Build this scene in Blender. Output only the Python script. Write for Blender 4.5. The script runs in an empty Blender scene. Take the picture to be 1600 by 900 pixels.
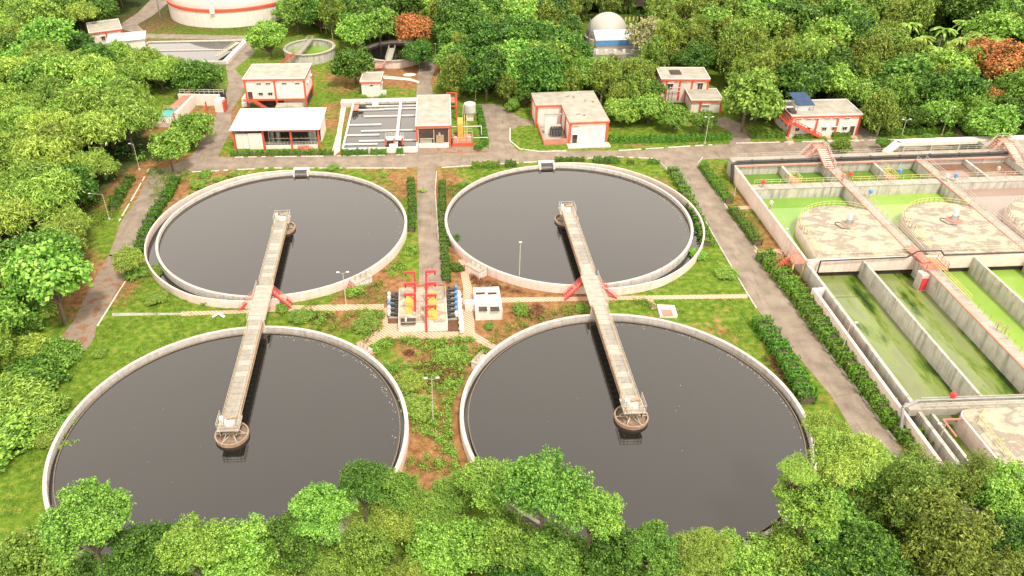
import bpy, math, random
import numpy as np
from mathutils import Vector, Matrix

# ------------------------------------------------------------------ camera, sky, sun, exposure
SC = bpy.context.scene
COL = SC.collection
FPX, PIT, ROL, CX, CY, CH = 1271.1640, math.radians(33.33726878), math.radians(-1.93213733), -127.457569, -20.156865, 79.6
cr, sr = math.cos(ROL), math.sin(ROL)
_U = Vector((0, math.sin(PIT), math.cos(PIT))); _R = Vector((1, 0, 0))
FW = Vector((0, math.cos(PIT), -math.sin(PIT)))
AX = cr * _R + sr * _U
AY = -sr * _R + cr * _U
cam = bpy.data.cameras.new('camera'); camo = bpy.data.objects.new('camera', cam); COL.objects.link(camo)
m = Matrix.Identity(4)
for i in range(3):
    m[i][0] = AX[i]; m[i][1] = AY[i]; m[i][2] = -FW[i]
m[2][3] = CH
camo.matrix_world = m
cam.sensor_width = 36; cam.lens = 36 * FPX / 1600
cam.shift_x = -CX / 1600; cam.shift_y = CY / 1600
cam.clip_start = 1; cam.clip_end = 6000
SC.camera = camo

SUN_EL, SUN_AZ = math.radians(60), math.radians(160)      # azimuth from +y towards +x
w = bpy.data.worlds.new('World'); SC.world = w; w.use_nodes = True
nt = w.node_tree; nt.nodes.clear()
out = nt.nodes.new('ShaderNodeOutputWorld'); bg = nt.nodes.new('ShaderNodeBackground')
sky = nt.nodes.new('ShaderNodeTexSky'); sky.sky_type = 'NISHITA'; sky.sun_disc = False
sky.sun_elevation = SUN_EL; sky.sun_rotation = SUN_AZ
mixw = nt.nodes.new('ShaderNodeMix'); mixw.data_type = 'RGBA'; mixw.inputs['Factor'].default_value = .8
mixw.inputs['B'].default_value = (12.6, 11.7, 10.5, 1)           # thin bright cloud over the whole sky
tcw = nt.nodes.new('ShaderNodeTexCoord'); spw = nt.nodes.new('ShaderNodeSeparateXYZ'); mrw = nt.nodes.new('ShaderNodeMapRange')
nt.links.new(tcw.outputs['Generated'], spw.inputs[0]); nt.links.new(spw.outputs['Z'], mrw.inputs['Value'])
mrw.inputs['From Min'].default_value = 0; mrw.inputs['From Max'].default_value = 1; mrw.inputs['To Min'].default_value = 1.95; mrw.inputs['To Max'].default_value = .48
vmw = nt.nodes.new('ShaderNodeVectorMath'); vmw.operation = 'SCALE'; vmw.inputs[0].default_value = (15.0, 13.2, 11.2)      # haze: paler towards the horizon, all round
nt.links.new(mrw.outputs[0], vmw.inputs['Scale']); nt.links.new(vmw.outputs[0], mixw.inputs['B'])
nt.links.new(sky.outputs[0], mixw.inputs['A']); nt.links.new(mixw.outputs['Result'], bg.inputs[0])
bg.inputs[1].default_value = .10
nt.links.new(bg.outputs[0], out.inputs[0])
sl = bpy.data.lights.new('sun', 'SUN'); sl.energy = 2.7; sl.angle = math.radians(8); sl.color = (1, .93, .82)
so = bpy.data.objects.new('sun', sl); COL.objects.link(so)
sd = Vector((math.sin(SUN_AZ) * math.cos(SUN_EL), math.cos(SUN_AZ) * math.cos(SUN_EL), math.sin(SUN_EL)))
so.rotation_euler = sd.to_track_quat('Z', 'Y').to_euler()
SC.view_settings.view_transform = 'Standard'; SC.view_settings.look = 'None'
SC.view_settings.exposure = .73; SC.view_settings.gamma = 1

def G(u, v, z=0.):
    "pixel of the photograph -> point of the place at height z"
    d = (u - 800 - CX) * AX - (v - 450 - CY) * AY + FPX * FW
    k = (z - CH) / d.z
    return (d.x * k, d.y * k)
def P(x, y, z=0.):
    q = Vector((x, y, z - CH)); w_ = q.dot(FW)
    return (800 + CX + FPX * q.dot(AX) / w_, 450 + CY - FPX * q.dot(AY) / w_)
rnd = random.Random(7); rng = np.random.default_rng(5)

# ------------------------------------------------------------------ materials
MATS = {}
def nmat(name):
    m_ = bpy.data.materials.new(name); m_.use_nodes = True
    n = m_.node_tree; b = n.nodes['Principled BSDF']; MATS[name] = m_
    return m_, n, b
def N(n, t, **k):
    o = n.nodes.new(t)
    for a, v in k.items():
        if a in o.inputs: o.inputs[a].default_value = v
        else: setattr(o, a, v)
    return o
def noise(n, scale, detail=5, vec=None, stretch=None, rough=.55):
    t = N(n, 'ShaderNodeTexNoise'); t.inputs['Scale'].default_value = scale; t.inputs['Detail'].default_value = detail; t.inputs['Roughness'].default_value = rough
    g = n.nodes.new('ShaderNodeNewGeometry')
    if stretch:
        mp = n.nodes.new('ShaderNodeMapping'); mp.inputs['Scale'].default_value = stretch
        n.links.new(g.outputs['Position'], mp.inputs[0]); n.links.new(mp.outputs[0], t.inputs['Vector'])
    else: n.links.new(g.outputs['Position'], t.inputs['Vector'])
    return t.outputs['Fac']
def ramp(n, fac, stops):
    r = n.nodes.new('ShaderNodeValToRGB')
    while len(r.color_ramp.elements) < len(stops): r.color_ramp.elements.new(.5)
    for e, (p_, c) in zip(r.color_ramp.elements, stops):
        e.position = p_; e.color = (c[0], c[1], c[2], 1) if not isinstance(c, (int, float)) else (c, c, c, 1)
    n.links.new(fac, r.inputs[0]); return r.outputs['Color']
def mixc(n, fac, a, b, mode='MIX'):
    x = n.nodes.new('ShaderNodeMix'); x.data_type = 'RGBA'; x.blend_type = mode
    for s, v in (('Factor', fac), ('A', a), ('B', b)):
        if hasattr(v, 'links'): n.links.new(v, x.inputs[s])
        else: x.inputs[s].default_value = v if s == 'Factor' else (v[0], v[1], v[2], 1)
    return x.outputs['Result']
def bump(n, b, h, strength=.3, dist=.05):
    u = N(n, 'ShaderNodeBump'); u.inputs['Strength'].default_value = strength; u.inputs['Distance'].default_value = dist
    n.links.new(h, u.inputs['Height']); n.links.new(u.outputs[0], b.inputs['Normal'])
def paint(name, c, c2=None, rough=.7, scale=.8, spec=.3, streak=0, metal=0, bmp=.2, c3=None):
    "painted or plastered surface with blotches (c2), vertical streaks and stains (c3)"
    m_, n, b = nmat(name)
    c2 = c2 or tuple(x * .72 for x in c)
    f = noise(n, scale, 6)
    col = ramp(n, f, [(.35, c), (.72, c2)])
    if streak:
        s = noise(n, 1., 5, stretch=(1.6, 1.6, .16))
        col = mixc(n, ramp(n, s, [(.50, 0.), (.72, streak)]), col, c3 or tuple(x * .35 for x in c))
    fine = noise(n, 6, 4)
    col = mixc(n, .25, col, ramp(n, fine, [(.3, .55), (.7, 1.)]), 'MULTIPLY')
    n.links.new(col, b.inputs['Base Color'])
    b.inputs['Roughness'].default_value = rough; b.inputs['Specular IOR Level'].default_value = spec; b.inputs['Metallic'].default_value = metal
    bump(n, b, fine, bmp, .02)
    return m_
paint('pink_plaster', (0.705, 0.593, 0.533), (0.636, 0.499, 0.430), streak=.35, c3=(0.361, 0.292, 0.241))
paint('cream_wall', (0.722, 0.664, 0.605), (0.664, 0.588, 0.521), streak=.25, c3=(0.378, 0.336, 0.286))
paint('rim_concrete', (0.541, 0.508, 0.467), (0.410, 0.385, 0.353), scale=1.3, streak=.5, c3=(0.230, 0.213, 0.189))
paint('grey_concrete', (.52, .50, .44), (.38, .365, .32), scale=.7, streak=.7, c3=(.13, .125, .10))
paint('roof_concrete', (0.386, 0.363, 0.310), (0.269, 0.246, 0.193), scale=.5)
paint('deck_concrete', (0.409, 0.383, 0.330), (0.317, 0.290, 0.251), scale=1.2)
paint('grating', (0.322, 0.298, 0.254), (0.236, 0.217, 0.186), scale=2, rough=.6)
paint('grating_pale', (0.409, 0.383, 0.330), (0.330, 0.304, 0.264), scale=2)
paint('red_paint', (.62, .10, .055), (.50, .085, .05), rough=.5, streak=.3)
paint('faded_red', (0.527, 0.212, 0.153), (0.425, 0.170, 0.128), rough=.6)
paint('bright_red', (.70, .06, .07), (.6, .05, .06), rough=.4)
paint('white_paint', (0.680, 0.671, 0.637), (0.578, 0.561, 0.518), rough=.5)
paint('cream_rail', (0.504, 0.475, 0.374), (0.418, 0.389, 0.302), rough=.5)
paint('yellow_rail', (.66, .60, .22), (.55, .48, .18), rough=.5)
paint('yellow_paint', (.66, .36, .07), (.52, .27, .06), rough=.5, scale=2)
paint('tan_steel', (.42, .30, .20), (.25, .17, .11), rough=.6, scale=3)
paint('weir_steel', (.22, .17, .12), (.12, .09, .06), rough=.6, scale=3)
paint('dark_metal', (.035, .035, .04), (.06, .055, .05), rough=.5)
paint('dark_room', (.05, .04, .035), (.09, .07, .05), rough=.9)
paint('steel', (.35, .36, .36), (.25, .25, .25), rough=.4, metal=.5)
paint('blue_paint', (.10, .28, .55), (.08, .22, .45), rough=.35)
paint('sheet_roof', (0.576, 0.616, 0.640), (0.512, 0.552, 0.584), rough=.45, scale=.3)
paint('grey_sheet', (.48, .51, .53), (.4, .43, .46), rough=.5, scale=.3)
paint('membrane', (0.44, 0.42, 0.37), (0.36, 0.345, 0.30), rough=.5, scale=.15)
paint('solar_cell', (.03, .06, .12), (.04, .08, .15), rough=.2)
paint('tank_plastic', (0.510, 0.510, 0.450), (0.435, 0.427, 0.375), rough=.5)
paint('teal', (.12, .45, .42), (.1, .38, .36), rough=.5)
paint('bark', (.16, .12, .085), (.09, .07, .05), rough=.9, scale=3)
paint('pale_bark', (.42, .38, .31), (.26, .22, .17), rough=.9, scale=3)
paint('soil_fill', (.17, .085, .045), (.10, .06, .035), rough=.95, scale=1.5)
paint('rubble', (.30, .22, .16), (.16, .11, .08), rough=.95, scale=2)
paint('lamp_glass', (0.600, 0.600, 0.576), (0.560, 0.560, 0.544), rough=.3)
def slab_mat():
    m_, n, b = nmat('slab_cover')
    f = noise(n, .24, 7, stretch=(1, 1.6, 1), rough=.62); g = noise(n, .55, 6)
    col = ramp(n, f, [(.36, (.36, .31, .22)), (.44, (.42, .38, .29)), (.50, (.38, .335, .25)), (.54, (.25, .215, .17)), (.60, (.27, .235, .19)), (.65, (.43, .39, .31)), (.76, (.31, .265, .19))])
    col = mixc(n, .35, col, ramp(n, g, [(.35, (.72, .66, .55)), (.55, (1, 1, 1)), (.8, (.8, .74, .6))]), 'MULTIPLY')
    n.links.new(col, b.inputs['Base Color']); b.inputs['Roughness'].default_value = .9; bump(n, b, g, .3, .04)
slab_mat()
def road_mat():
    m_, n, b = nmat('asphalt')
    f = noise(n, .35, 6); g = noise(n, 9, 4); s = noise(n, .8, 6, stretch=(1.6, .22, 1))
    col = ramp(n, f, [(.3, (.19, .15, .115)), (.55, (.27, .22, .17)), (.8, (.34, .285, .225))])
    col = mixc(n, ramp(n, s, [(.55, 0.), (.72, .5)]), col, (.11, .085, .065))
    col = mixc(n, .5, col, ramp(n, g, [(.3, .6), (.7, 1.)]), 'MULTIPLY')
    vo = N(n, 'ShaderNodeTexVoronoi', feature='DISTANCE_TO_EDGE'); vo.inputs['Scale'].default_value = .16; gg = n.nodes.new('ShaderNodeNewGeometry'); n.links.new(gg.outputs['Position'], vo.inputs['Vector'])
    col = mixc(n, ramp(n, vo.outputs['Distance'], [(.0, .35), (.006, 0.)]), col, (.07, .05, .035))
    pt = noise(n, .23, 7, rough=.7); col = mixc(n, ramp(n, pt, [(.66, 0.), (.70, .45)]), col, (.34, .295, .24))
    n.links.new(col, b.inputs['Base Color']); b.inputs['Roughness'].default_value = .85; b.inputs['Specular IOR Level'].default_value = .3
    bump(n, b, g, .4, .03)
    m2, n, b = nmat('worn_track')
    f = noise(n, .5, 7); g = noise(n, 4, 4)
    col = ramp(n, f, [(.3, (.20, .15, .11)), (.5, (.27, .21, .16)), (.62, (.24, .12, .06)), (.8, (.30, .13, .055))])
    col = mixc(n, .4, col, ramp(n, g, [(.3, .5), (.7, 1.)]), 'MULTIPLY')
    n.links.new(col, b.inputs['Base Color']); b.inputs['Roughness'].default_value = .95; bump(n, b, g, .5, .05)
road_mat()
def paver_mat():
    m_, n, b = nmat('striped_pavers')
    g = n.nodes.new('ShaderNodeNewGeometry'); wv = N(n, 'ShaderNodeTexWave'); wv.inputs['Scale'].default_value = .95; wv.inputs['Distortion'].default_value = .2
    wv.bands_direction = 'DIAGONAL'
    mp = n.nodes.new('ShaderNodeMapping'); mp.inputs['Scale'].default_value = (1, 1, 0); n.links.new(g.outputs['Position'], mp.inputs[0]); n.links.new(mp.outputs[0], wv.inputs['Vector'])
    col = ramp(n, wv.outputs['Fac'], [(.40, (.46, .21, .13)), (.6, (.56, .42, .31))])
    f = noise(n, 1.1, 5); col = mixc(n, ramp(n, f, [(.5, 0.), (.75, .7)]), col, (.42, .33, .24))
    n.links.new(col, b.inputs['Base Color']); b.inputs['Roughness'].default_value = .85
paver_mat()
def ground_mat():
    m_, n, b = nmat('ground_cover')
    at = n.nodes.new('ShaderNodeVertexColor'); at.layer_name = 'cover'
    sp = n.nodes.new('ShaderNodeSeparateColor'); n.links.new(at.outputs['Color'], sp.inputs[0])
    big = noise(n, .16, 6, rough=.65); mid = noise(n, .9, 6); fine = noise(n, 5, 5)
    grass = ramp(n, mid, [(.25, (.055, .115, .012)), (.5, (.125, .215, .02)), (.66, (.23, .27, .045)), (.85, (.33, .28, .085))])
    soil = ramp(n, mid, [(.25, (.12, .06, .03)), (.5, (.30, .15, .065)), (.75, (.40, .24, .11))])
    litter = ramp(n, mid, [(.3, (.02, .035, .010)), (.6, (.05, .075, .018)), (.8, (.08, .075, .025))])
    ad = n.nodes.new('ShaderNodeMath'); ad.operation = 'ADD'; n.links.new(sp.outputs[0], ad.inputs[0]); n.links.new(big, ad.inputs[1])
    ad2 = n.nodes.new('ShaderNodeMath'); ad2.operation = 'MULTIPLY_ADD'; n.links.new(mid, ad2.inputs[0]); ad2.inputs[1].default_value = .6; n.links.new(ad.outputs[0], ad2.inputs[2])
    col = mixc(n, ramp(n, ad2.outputs[0], [(.0, 0.), (.97, 0.), (1.0, 1.)]), grass, soil)
    # the ramp clips at one, so shift the sum down before it
    sh = n.nodes.new('ShaderNodeMath'); sh.operation = 'SUBTRACT'; n.links.new(ad2.outputs[0], sh.inputs[0]); sh.inputs[1].default_value = .75
    col = mixc(n, ramp(n, sh.outputs[0], [(.42, 0.), (.62, 1.)]), grass, soil)
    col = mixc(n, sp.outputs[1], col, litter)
    col = mixc(n, .55, col, ramp(n, fine, [(.3, .45), (.7, 1.)]), 'MULTIPLY')
    n.links.new(col, b.inputs['Base Color']); b.inputs['Roughness'].default_value = .95; b.inputs['Specular IOR Level'].default_value = .1
    bump(n, b, fine, .8, .15)
ground_mat()
def water(name, col, spec=.5, ior=1.45, rough=.03, cols=None, scale=.12, stretch=(1, 1, 1), wave=.02):
    m_, n, b = nmat(name)
    if cols:
        f = noise(n, scale, 6, stretch=stretch, rough=.6); c = ramp(n, f, cols); n.links.new(c, b.inputs['Base Color'])
    else: b.inputs['Base Color'].default_value = (*col, 1)
    b.inputs['Roughness'].default_value = rough; b.inputs['IOR'].default_value = ior; b.inputs['Specular IOR Level'].default_value = spec
    bump(n, b, noise(n, 1.4, 3), wave, .05)
water('settled_water', (.012, .012, .011), ior=1.84, cols=[(.3, (.009, .010, .009)), (.75, (.014, .012, .010))], scale=.05, rough=.02, wave=.008)
water('green_water', (.2, .4, .02), cols=[(.35, (.15, .29, .035)), (.7, (.20, .34, .055))], rough=.06)
water('bright_green_water', (.3, .5, .05), cols=[(.35, (.21, .35, .055)), (.7, (.27, .41, .08))], rough=.07)
water('deep_green_water', (.1, .25, .02), cols=[(.35, (.075, .17, .015)), (.7, (.12, .24, .025))], rough=.05)
water('algae_water', (.1, .2, .02), cols=[(.34, (.012, .035, .006)), (.40, (.045, .09, .008)), (.44, (.11, .17, .02)), (.50, (.19, .24, .07)), (.60, (.17, .20, .09)), (.68, (.14, .20, .03)), (.76, (.05, .09, .012))], scale=.16, stretch=(1.6, .45, 1), rough=.04)
water('brown_water', (.2, .1, .07), cols=[(.35, (.17, .095, .065)), (.6, (.24, .15, .10)), (.75, (.13, .07, .045))], scale=.2, rough=.06)
water('pink_brown_water', (.3, .2, .16), cols=[(.35, (.27, .19, .155)), (.7, (.32, .23, .19))], rough=.08)
water('grey_water', (.03, .03, .03), ior=1.7, cols=[(.35, (.02, .02, .02)), (.7, (.035, .032, .03))], rough=.03)
def leaf_mat(name, cols, trans=.22):
    m_, n, b = nmat(name)
    g = n.nodes.new('ShaderNodeNewGeometry'); oi = n.nodes.new('ShaderNodeObjectInfo')
    col = ramp(n, g.outputs['Random Per Island'], cols)
    hs = n.nodes.new('ShaderNodeHueSaturation')
    for s, lo, hi, k in (('Hue', .485, .515, 1.), ('Value', .8, 1.3, 7.31)):
        mu = n.nodes.new('ShaderNodeMath'); mu.operation = 'MULTIPLY'; mu.inputs[1].default_value = k; n.links.new(oi.outputs['Random'], mu.inputs[0])
        fr = n.nodes.new('ShaderNodeMath'); fr.operation = 'FRACT'; n.links.new(mu.outputs[0], fr.inputs[0])
        mr = n.nodes.new('ShaderNodeMapRange'); mr.inputs['To Min'].default_value = lo; mr.inputs['To Max'].default_value = hi
        n.links.new(fr.outputs[0], mr.inputs['Value']); n.links.new(mr.outputs[0], hs.inputs[s])
    big = noise(n, .35, 4)
    col = mixc(n, .5, col, ramp(n, big, [(.35, (.62, .72, .6)), (.65, (1.15, 1.05, .9))]), 'MULTIPLY')
    n.links.new(col, hs.inputs['Color'])
    n.links.new(hs.outputs[0], b.inputs['Base Color']); b.inputs['Roughness'].default_value = .55; b.inputs['Specular IOR Level'].default_value = .25
    tr = n.nodes.new('ShaderNodeBsdfTranslucent'); n.links.new(hs.outputs[0], tr.inputs[0])
    mx = n.nodes.new('ShaderNodeMixShader'); mx.inputs[0].default_value = trans
    o = n.nodes['Material Output']
    n.links.new(b.outputs[0], mx.inputs[1]); n.links.new(tr.outputs[0], mx.inputs[2]); n.links.new(mx.outputs[0], o.inputs[0])
leaf_mat('leaf_bright', [(0, (.065, .155, .018)), (.5, (.18, .36, .045)), (1, (.38, .57, .12))])
leaf_mat('leaf_feathery', [(0, (.11, .20, .02)), (.5, (.25, .40, .055)), (1, (.47, .61, .15))])
leaf_mat('leaf_olive', [(0, (.06, .12, .014)), (.5, (.17, .27, .035)), (1, (.38, .47, .10))])
leaf_mat('leaf_dark', [(0, (.025, .07, .012)), (.6, (.075, .18, .022)), (1, (.2, .36, .05))], .2)
leaf_mat('leaf_orange', [(0, (.08, .10, .015)), (.3, (.16, .15, .03)), (.5, (.50, .19, .06)), (1, (.70, .30, .12))])
leaf_mat('leaf_pale', [(0, (.12, .15, .04)), (.5, (.32, .33, .14)), (1, (.60, .56, .36))])
leaf_mat('leaf_hedge', [(0, (.03, .10, .008)), (.5, (.075, .20, .016)), (1, (.17, .32, .03))], .2)
leaf_mat('leaf_weed', [(0, (.05, .10, .012)), (.5, (.13, .23, .02)), (1, (.26, .33, .05))])
leaf_mat('leaf_dry', [(0, (.06, .02, .012)), (.5, (.16, .06, .03)), (1, (.30, .20, .10))])

# ------------------------------------------------------------------ objects
def tag(o, label=None, cat=None, group=None, kind=None):
    if label: o['label'] = label
    if cat: o['category'] = cat
    if group: o['group'] = group
    if kind: o['kind'] = kind
    return o
def thing(name, label, cat, loc=(0, 0, 0), rot=0., group=None):
    o = bpy.data.objects.new(name, None); COL.objects.link(o); o.location = loc; o.rotation_euler = (0, 0, rot)
    o.empty_display_size = .5
    return tag(o, label, cat, group)
class MB:
    def __init__(s): s.v = []; s.f = []; s.sm = []
    def add(s, vs, fs, smooth=False):
        b = len(s.v); s.v += [tuple(v) for v in vs]; s.f += [tuple(i + b for i in f) for f in fs]; s.sm += [smooth] * len(fs); return s
    def box(s, x0, x1, y0, y1, z0, z1):
        return s.prism([(x0, y0), (x1, y0), (x1, y1), (x0, y1)], z0, z1)
    def prism(s, poly, z0, z1, top=None, bottom=True):
        n = len(poly); a = sum(poly[i][0] * poly[(i + 1) % n][1] - poly[(i + 1) % n][0] * poly[i][1] for i in range(n))
        if a < 0: poly = poly[::-1]
        t = top or poly
        vs = [(x, y, z0) for x, y in poly] + [(x, y, z1) for x, y in t]
        fs = [tuple(range(n, 2 * n))] + [(i, (i + 1) % n, n + (i + 1) % n, n + i) for i in range(n)]
        if bottom: fs.append(tuple(range(n - 1, -1, -1)))
        return s.add(vs, fs)
    def sheet(s, poly, z):
        n = len(poly); a = sum(poly[i][0] * poly[(i + 1) % n][1] - poly[(i + 1) % n][0] * poly[i][1] for i in range(n))
        if a < 0: poly = poly[::-1]
        return s.add([(x, y, z) for x, y in poly], [tuple(range(n))])
    def beam(s, a, b, wd, ht, up=(0, 0, 1)):
        a = Vector(a); b = Vector(b); d = (b - a).normalized(); u = Vector(up)
        if abs(d.dot(u)) > .99: u = Vector((0, 1, 0))
        r = d.cross(u).normalized() * wd / 2; u = r.cross(d).normalized() * ht / 2
        vs = [a - r - u, a + r - u, a + r + u, a - r + u, b - r - u, b + r - u, b + r + u, b - r + u]
        return s.add(vs, [(0, 1, 2, 3), (7, 6, 5, 4), (0, 4, 5, 1), (1, 5, 6, 2), (2, 6, 7, 3), (3, 7, 4, 0)])
    def cone(s, a, b, r0, r1, n=10, caps=True):
        a = Vector(a); b = Vector(b); d = (b - a).normalized(); u = Vector((0, 0, 1)) if abs(d.z) < .9 else Vector((1, 0, 0))
        x = d.cross(u).normalized(); y = d.cross(x).normalized(); vs = []
        for c, r in ((a, r0), (b, r1)):
            for i in range(n):
                t = 2 * math.pi * i / n; vs.append(c + x * (r * math.cos(t)) + y * (r * math.sin(t)))
        s.add(vs, [(i, n + i, n + (i + 1) % n, (i + 1) % n) for i in range(n)], True)
        if caps: s.add(vs[:n], [tuple(range(n))]); s.add(vs[n:], [tuple(range(n - 1, -1, -1))])
        return s
    def tube(s, pts, r, n=8):
        for a, b in zip(pts, pts[1:]): s.cone(a, b, r, r, n)
        return s
    def ring(s, cx, cy, ri, ro, z0, z1, n=96, a0=0., a1=2 * math.pi):
        "ri, ro: numbers or functions of the angle"
        full = abs(a1 - a0 - 2 * math.pi) < 1e-6; k = n if full else n + 1
        fi = ri if callable(ri) else (lambda t: ri); fo = ro if callable(ro) else (lambda t: ro)
        vs = []
        for i in range(k):
            t = a0 + (a1 - a0) * i / n; c, q = math.cos(t), math.sin(t)
            vs += [(cx + fi(t) * c, cy + fi(t) * q, z0), (cx + fo(t) * c, cy + fo(t) * q, z0), (cx + fo(t) * c, cy + fo(t) * q, z1), (cx + fi(t) * c, cy + fi(t) * q, z1)]
        fs = []
        for i in range(n):
            a = 4 * i; b = 4 * ((i + 1) % k)
            fs += [(a + 1, b + 1, b + 2, a + 2), (a + 2, b + 2, b + 3, a + 3), (a + 3, b + 3, b, a), (a, b, b + 1, a + 1)]
        s.add(vs, fs)
        if not full: s.add(vs[:4], [(0, 1, 2, 3)]); s.add(vs[-4:], [(3, 2, 1, 0)])
        return s
    def disc(s, cx, cy, r, z, n=96):
        return s.add([(cx + r * math.cos(2 * math.pi * i / n), cy + r * math.sin(2 * math.pi * i / n), z) for i in range(n)], [tuple(range(n))])
    def rail(s, pts, h=1.05, gap=1.6, r=.035, mid=True, post=None):
        for a, b in zip(pts, pts[1:]):
            a = Vector(a); b = Vector(b); L = (b - a).length; k = max(1, round(L / gap))
            for q in range(k + 1):
                p_ = a.lerp(b, q / k); s.cone(p_, p_ + Vector((0, 0, h)), post or r, post or r, 5, False)
            for hh in ((h, h * .55) if mid else (h,)):
                s.cone(a + Vector((0, 0, hh)), b + Vector((0, 0, hh)), r, r, 5, False)
        return s
    def mesh(s, name, off=(0, 0, 0)):
        me = bpy.data.meshes.new(name)
        me.from_pydata([(x - off[0], y - off[1], z - off[2]) for x, y, z in s.v], [], s.f)
        me.polygons.foreach_set('use_smooth', s.sm); me.update()
        return me
def put(name, mb, mat, parent=None, world=True):
    "one mesh object; world=True: vertices are in place coordinates and the parent thing is unrotated"
    off = (0, 0, 0)
    if parent is not None and world:
        r = parent
        while r.parent: r = r.parent
        off = r.location
    me = mb.mesh(name, off) if isinstance(mb, MB) else mb
    if not me.materials: me.materials.append(MATS[mat])
    o = bpy.data.objects.new(name, me); COL.objects.link(o); o.parent = parent
    return o
def part(name, mb, mat, parent): return put(name, mb, mat, parent, False)
def struct(name, mb, mat): return tag(put(name, mb, mat), kind='structure')
def dup(o, parent=None, **k):
    c = o.copy(); COL.objects.link(c); c.parent = parent
    for ch in list(o.children): dup(ch, c)
    for a, v in k.items(): setattr(c, a, v)
    return c

# ------------------------------------------------------------------ ground
TL, TR, BL, BR = (-28.21, 137.55), (26.75, 137.21), (-27.81, 81.35), (26.9, 82.15)
TANKS = (TL, TR, BL, BR); RIM = 1.6
def axis(lo, hi, step, a, b):
    core = list(np.arange(lo, hi + .01, step)); k = step; x = hi
    r = []
    while x < b: k *= 1.35; x += k; r.append(x)
    k = step; x = lo; l = []
    while x > a: k *= 1.35; x -= k; l.append(x)
    return np.array(l[::-1] + core + r)
xs = axis(-130, 150, 1.4, -2500, 2500); ys = axis(40, 215, 1.4, -900, 4200)
XX, YY = np.meshgrid(xs, ys)
soil = np.full(XX.shape, -.20); lit = np.zeros(XX.shape)
def blob(arr, u, v, rx, ry, amt):
    x, y = G(u, v); arr += amt * np.exp(-(((XX - x) / rx) ** 2 + ((YY - y) / ry) ** 2))
for u, v, rx, ry, a in [(680, 700, 6, 8, .75), (690, 560, 9, 8, .32), (590, 455, 6, 7, .75), (800, 455, 12, 5, .8), (560, 500, 8, 3, .35), (800, 520, 8, 5, .6),
        (640, 620, 6, 6, .1), (720, 380, 4, 12, .5), (1060, 520, 14, 10, .12), (1190, 320, 5, 12, .3), (1230, 420, 4, 10, .45), (1280, 480, 3, 12, .6), (150, 450, 7, 9, .8),
        (330, 290, 10, 6, .4), (280, 310, 8, 6, .4), (630, 290, 7, 8, .35), (640, 115, 12, 8, .9), (240, 30, 12, 12, .7), (330, 190, 9, 14, .5), (180, 290, 8, 10, .6),
        (1150, 330, 3, 14, .1), (420, 465, 9, 3, .25), (850, 480, 9, 4, .3), (700, 240, 8, 4, .5), (600, 240, 40, 1.5, .5), (520, 180, 4, 10, .25), (600, 200, 10, 20, .3),
        (1400, 620, 3, 30, .6), (240, 255, 10, 4, .7), (200, 230, 6, 8, .5), (30, 700, 6, 6, .2), (700, 290, 4, 9, .35), (1020, 290, 6, 6, .15), (310, 60, 30, 6, .1), (560, 120, 12, 8, .35)]:
    blob(soil, u, v, rx, ry, a)
for u, v, rx, ry, a in [(270, 520, 14, 10, -.3), (60, 640, 20, 26, -.3), (840, 215, 9, 6, -.6), (1100, 420, 14, 12, -.22)]: blob(soil, u, v, rx, ry, a)
def inpoly(px, py, poly):
    ins = np.zeros(np.shape(px), bool); n = len(poly)
    for i in range(n):
        x1, y1 = poly[i]; x2, y2 = poly[(i + 1) % n]
        c = ((y1 > py) != (y2 > py)) & (px < (x2 - x1) * (py - y1) / ((y2 - y1) or 1e-9) + x1)
        ins ^= c
    return ins
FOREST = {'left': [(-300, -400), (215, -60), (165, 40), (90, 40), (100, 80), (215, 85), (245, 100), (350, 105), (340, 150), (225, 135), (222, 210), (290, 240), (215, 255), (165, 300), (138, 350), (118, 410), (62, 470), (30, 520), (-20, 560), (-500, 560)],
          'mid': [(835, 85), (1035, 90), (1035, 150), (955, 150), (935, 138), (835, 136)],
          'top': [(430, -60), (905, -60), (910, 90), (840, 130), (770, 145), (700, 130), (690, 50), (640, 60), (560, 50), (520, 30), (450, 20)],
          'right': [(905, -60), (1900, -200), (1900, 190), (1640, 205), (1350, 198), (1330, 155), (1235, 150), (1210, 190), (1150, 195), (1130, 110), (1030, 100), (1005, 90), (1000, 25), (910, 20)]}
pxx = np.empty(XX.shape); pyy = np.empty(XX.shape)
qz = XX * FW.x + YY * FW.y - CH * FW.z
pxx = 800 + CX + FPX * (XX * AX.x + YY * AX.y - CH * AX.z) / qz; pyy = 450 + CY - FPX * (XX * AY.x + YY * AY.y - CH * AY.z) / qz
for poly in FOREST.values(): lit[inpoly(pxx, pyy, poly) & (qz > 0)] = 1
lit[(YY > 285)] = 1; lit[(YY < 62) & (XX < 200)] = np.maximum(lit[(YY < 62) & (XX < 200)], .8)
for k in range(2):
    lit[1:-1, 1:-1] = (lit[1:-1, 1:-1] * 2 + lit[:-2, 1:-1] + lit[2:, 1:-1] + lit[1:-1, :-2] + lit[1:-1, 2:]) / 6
gz = np.where((np.hypot(XX, YY) > 600), -0.0, 0)
nx, ny = len(xs), len(ys)
me = bpy.data.meshes.new('ground')
me.from_pydata(np.stack([XX.ravel(), YY.ravel(), gz.ravel()], 1).tolist(), [], [(j * nx + i, j * nx + i + 1, (j + 1) * nx + i + 1, (j + 1) * nx + i) for j in range(ny - 1) for i in range(nx - 1)])
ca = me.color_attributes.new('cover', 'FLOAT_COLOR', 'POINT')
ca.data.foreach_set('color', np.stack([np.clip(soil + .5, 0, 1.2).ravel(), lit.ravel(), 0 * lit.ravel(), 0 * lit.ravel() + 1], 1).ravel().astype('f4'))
me.materials.append(MATS['ground_cover'])
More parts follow.
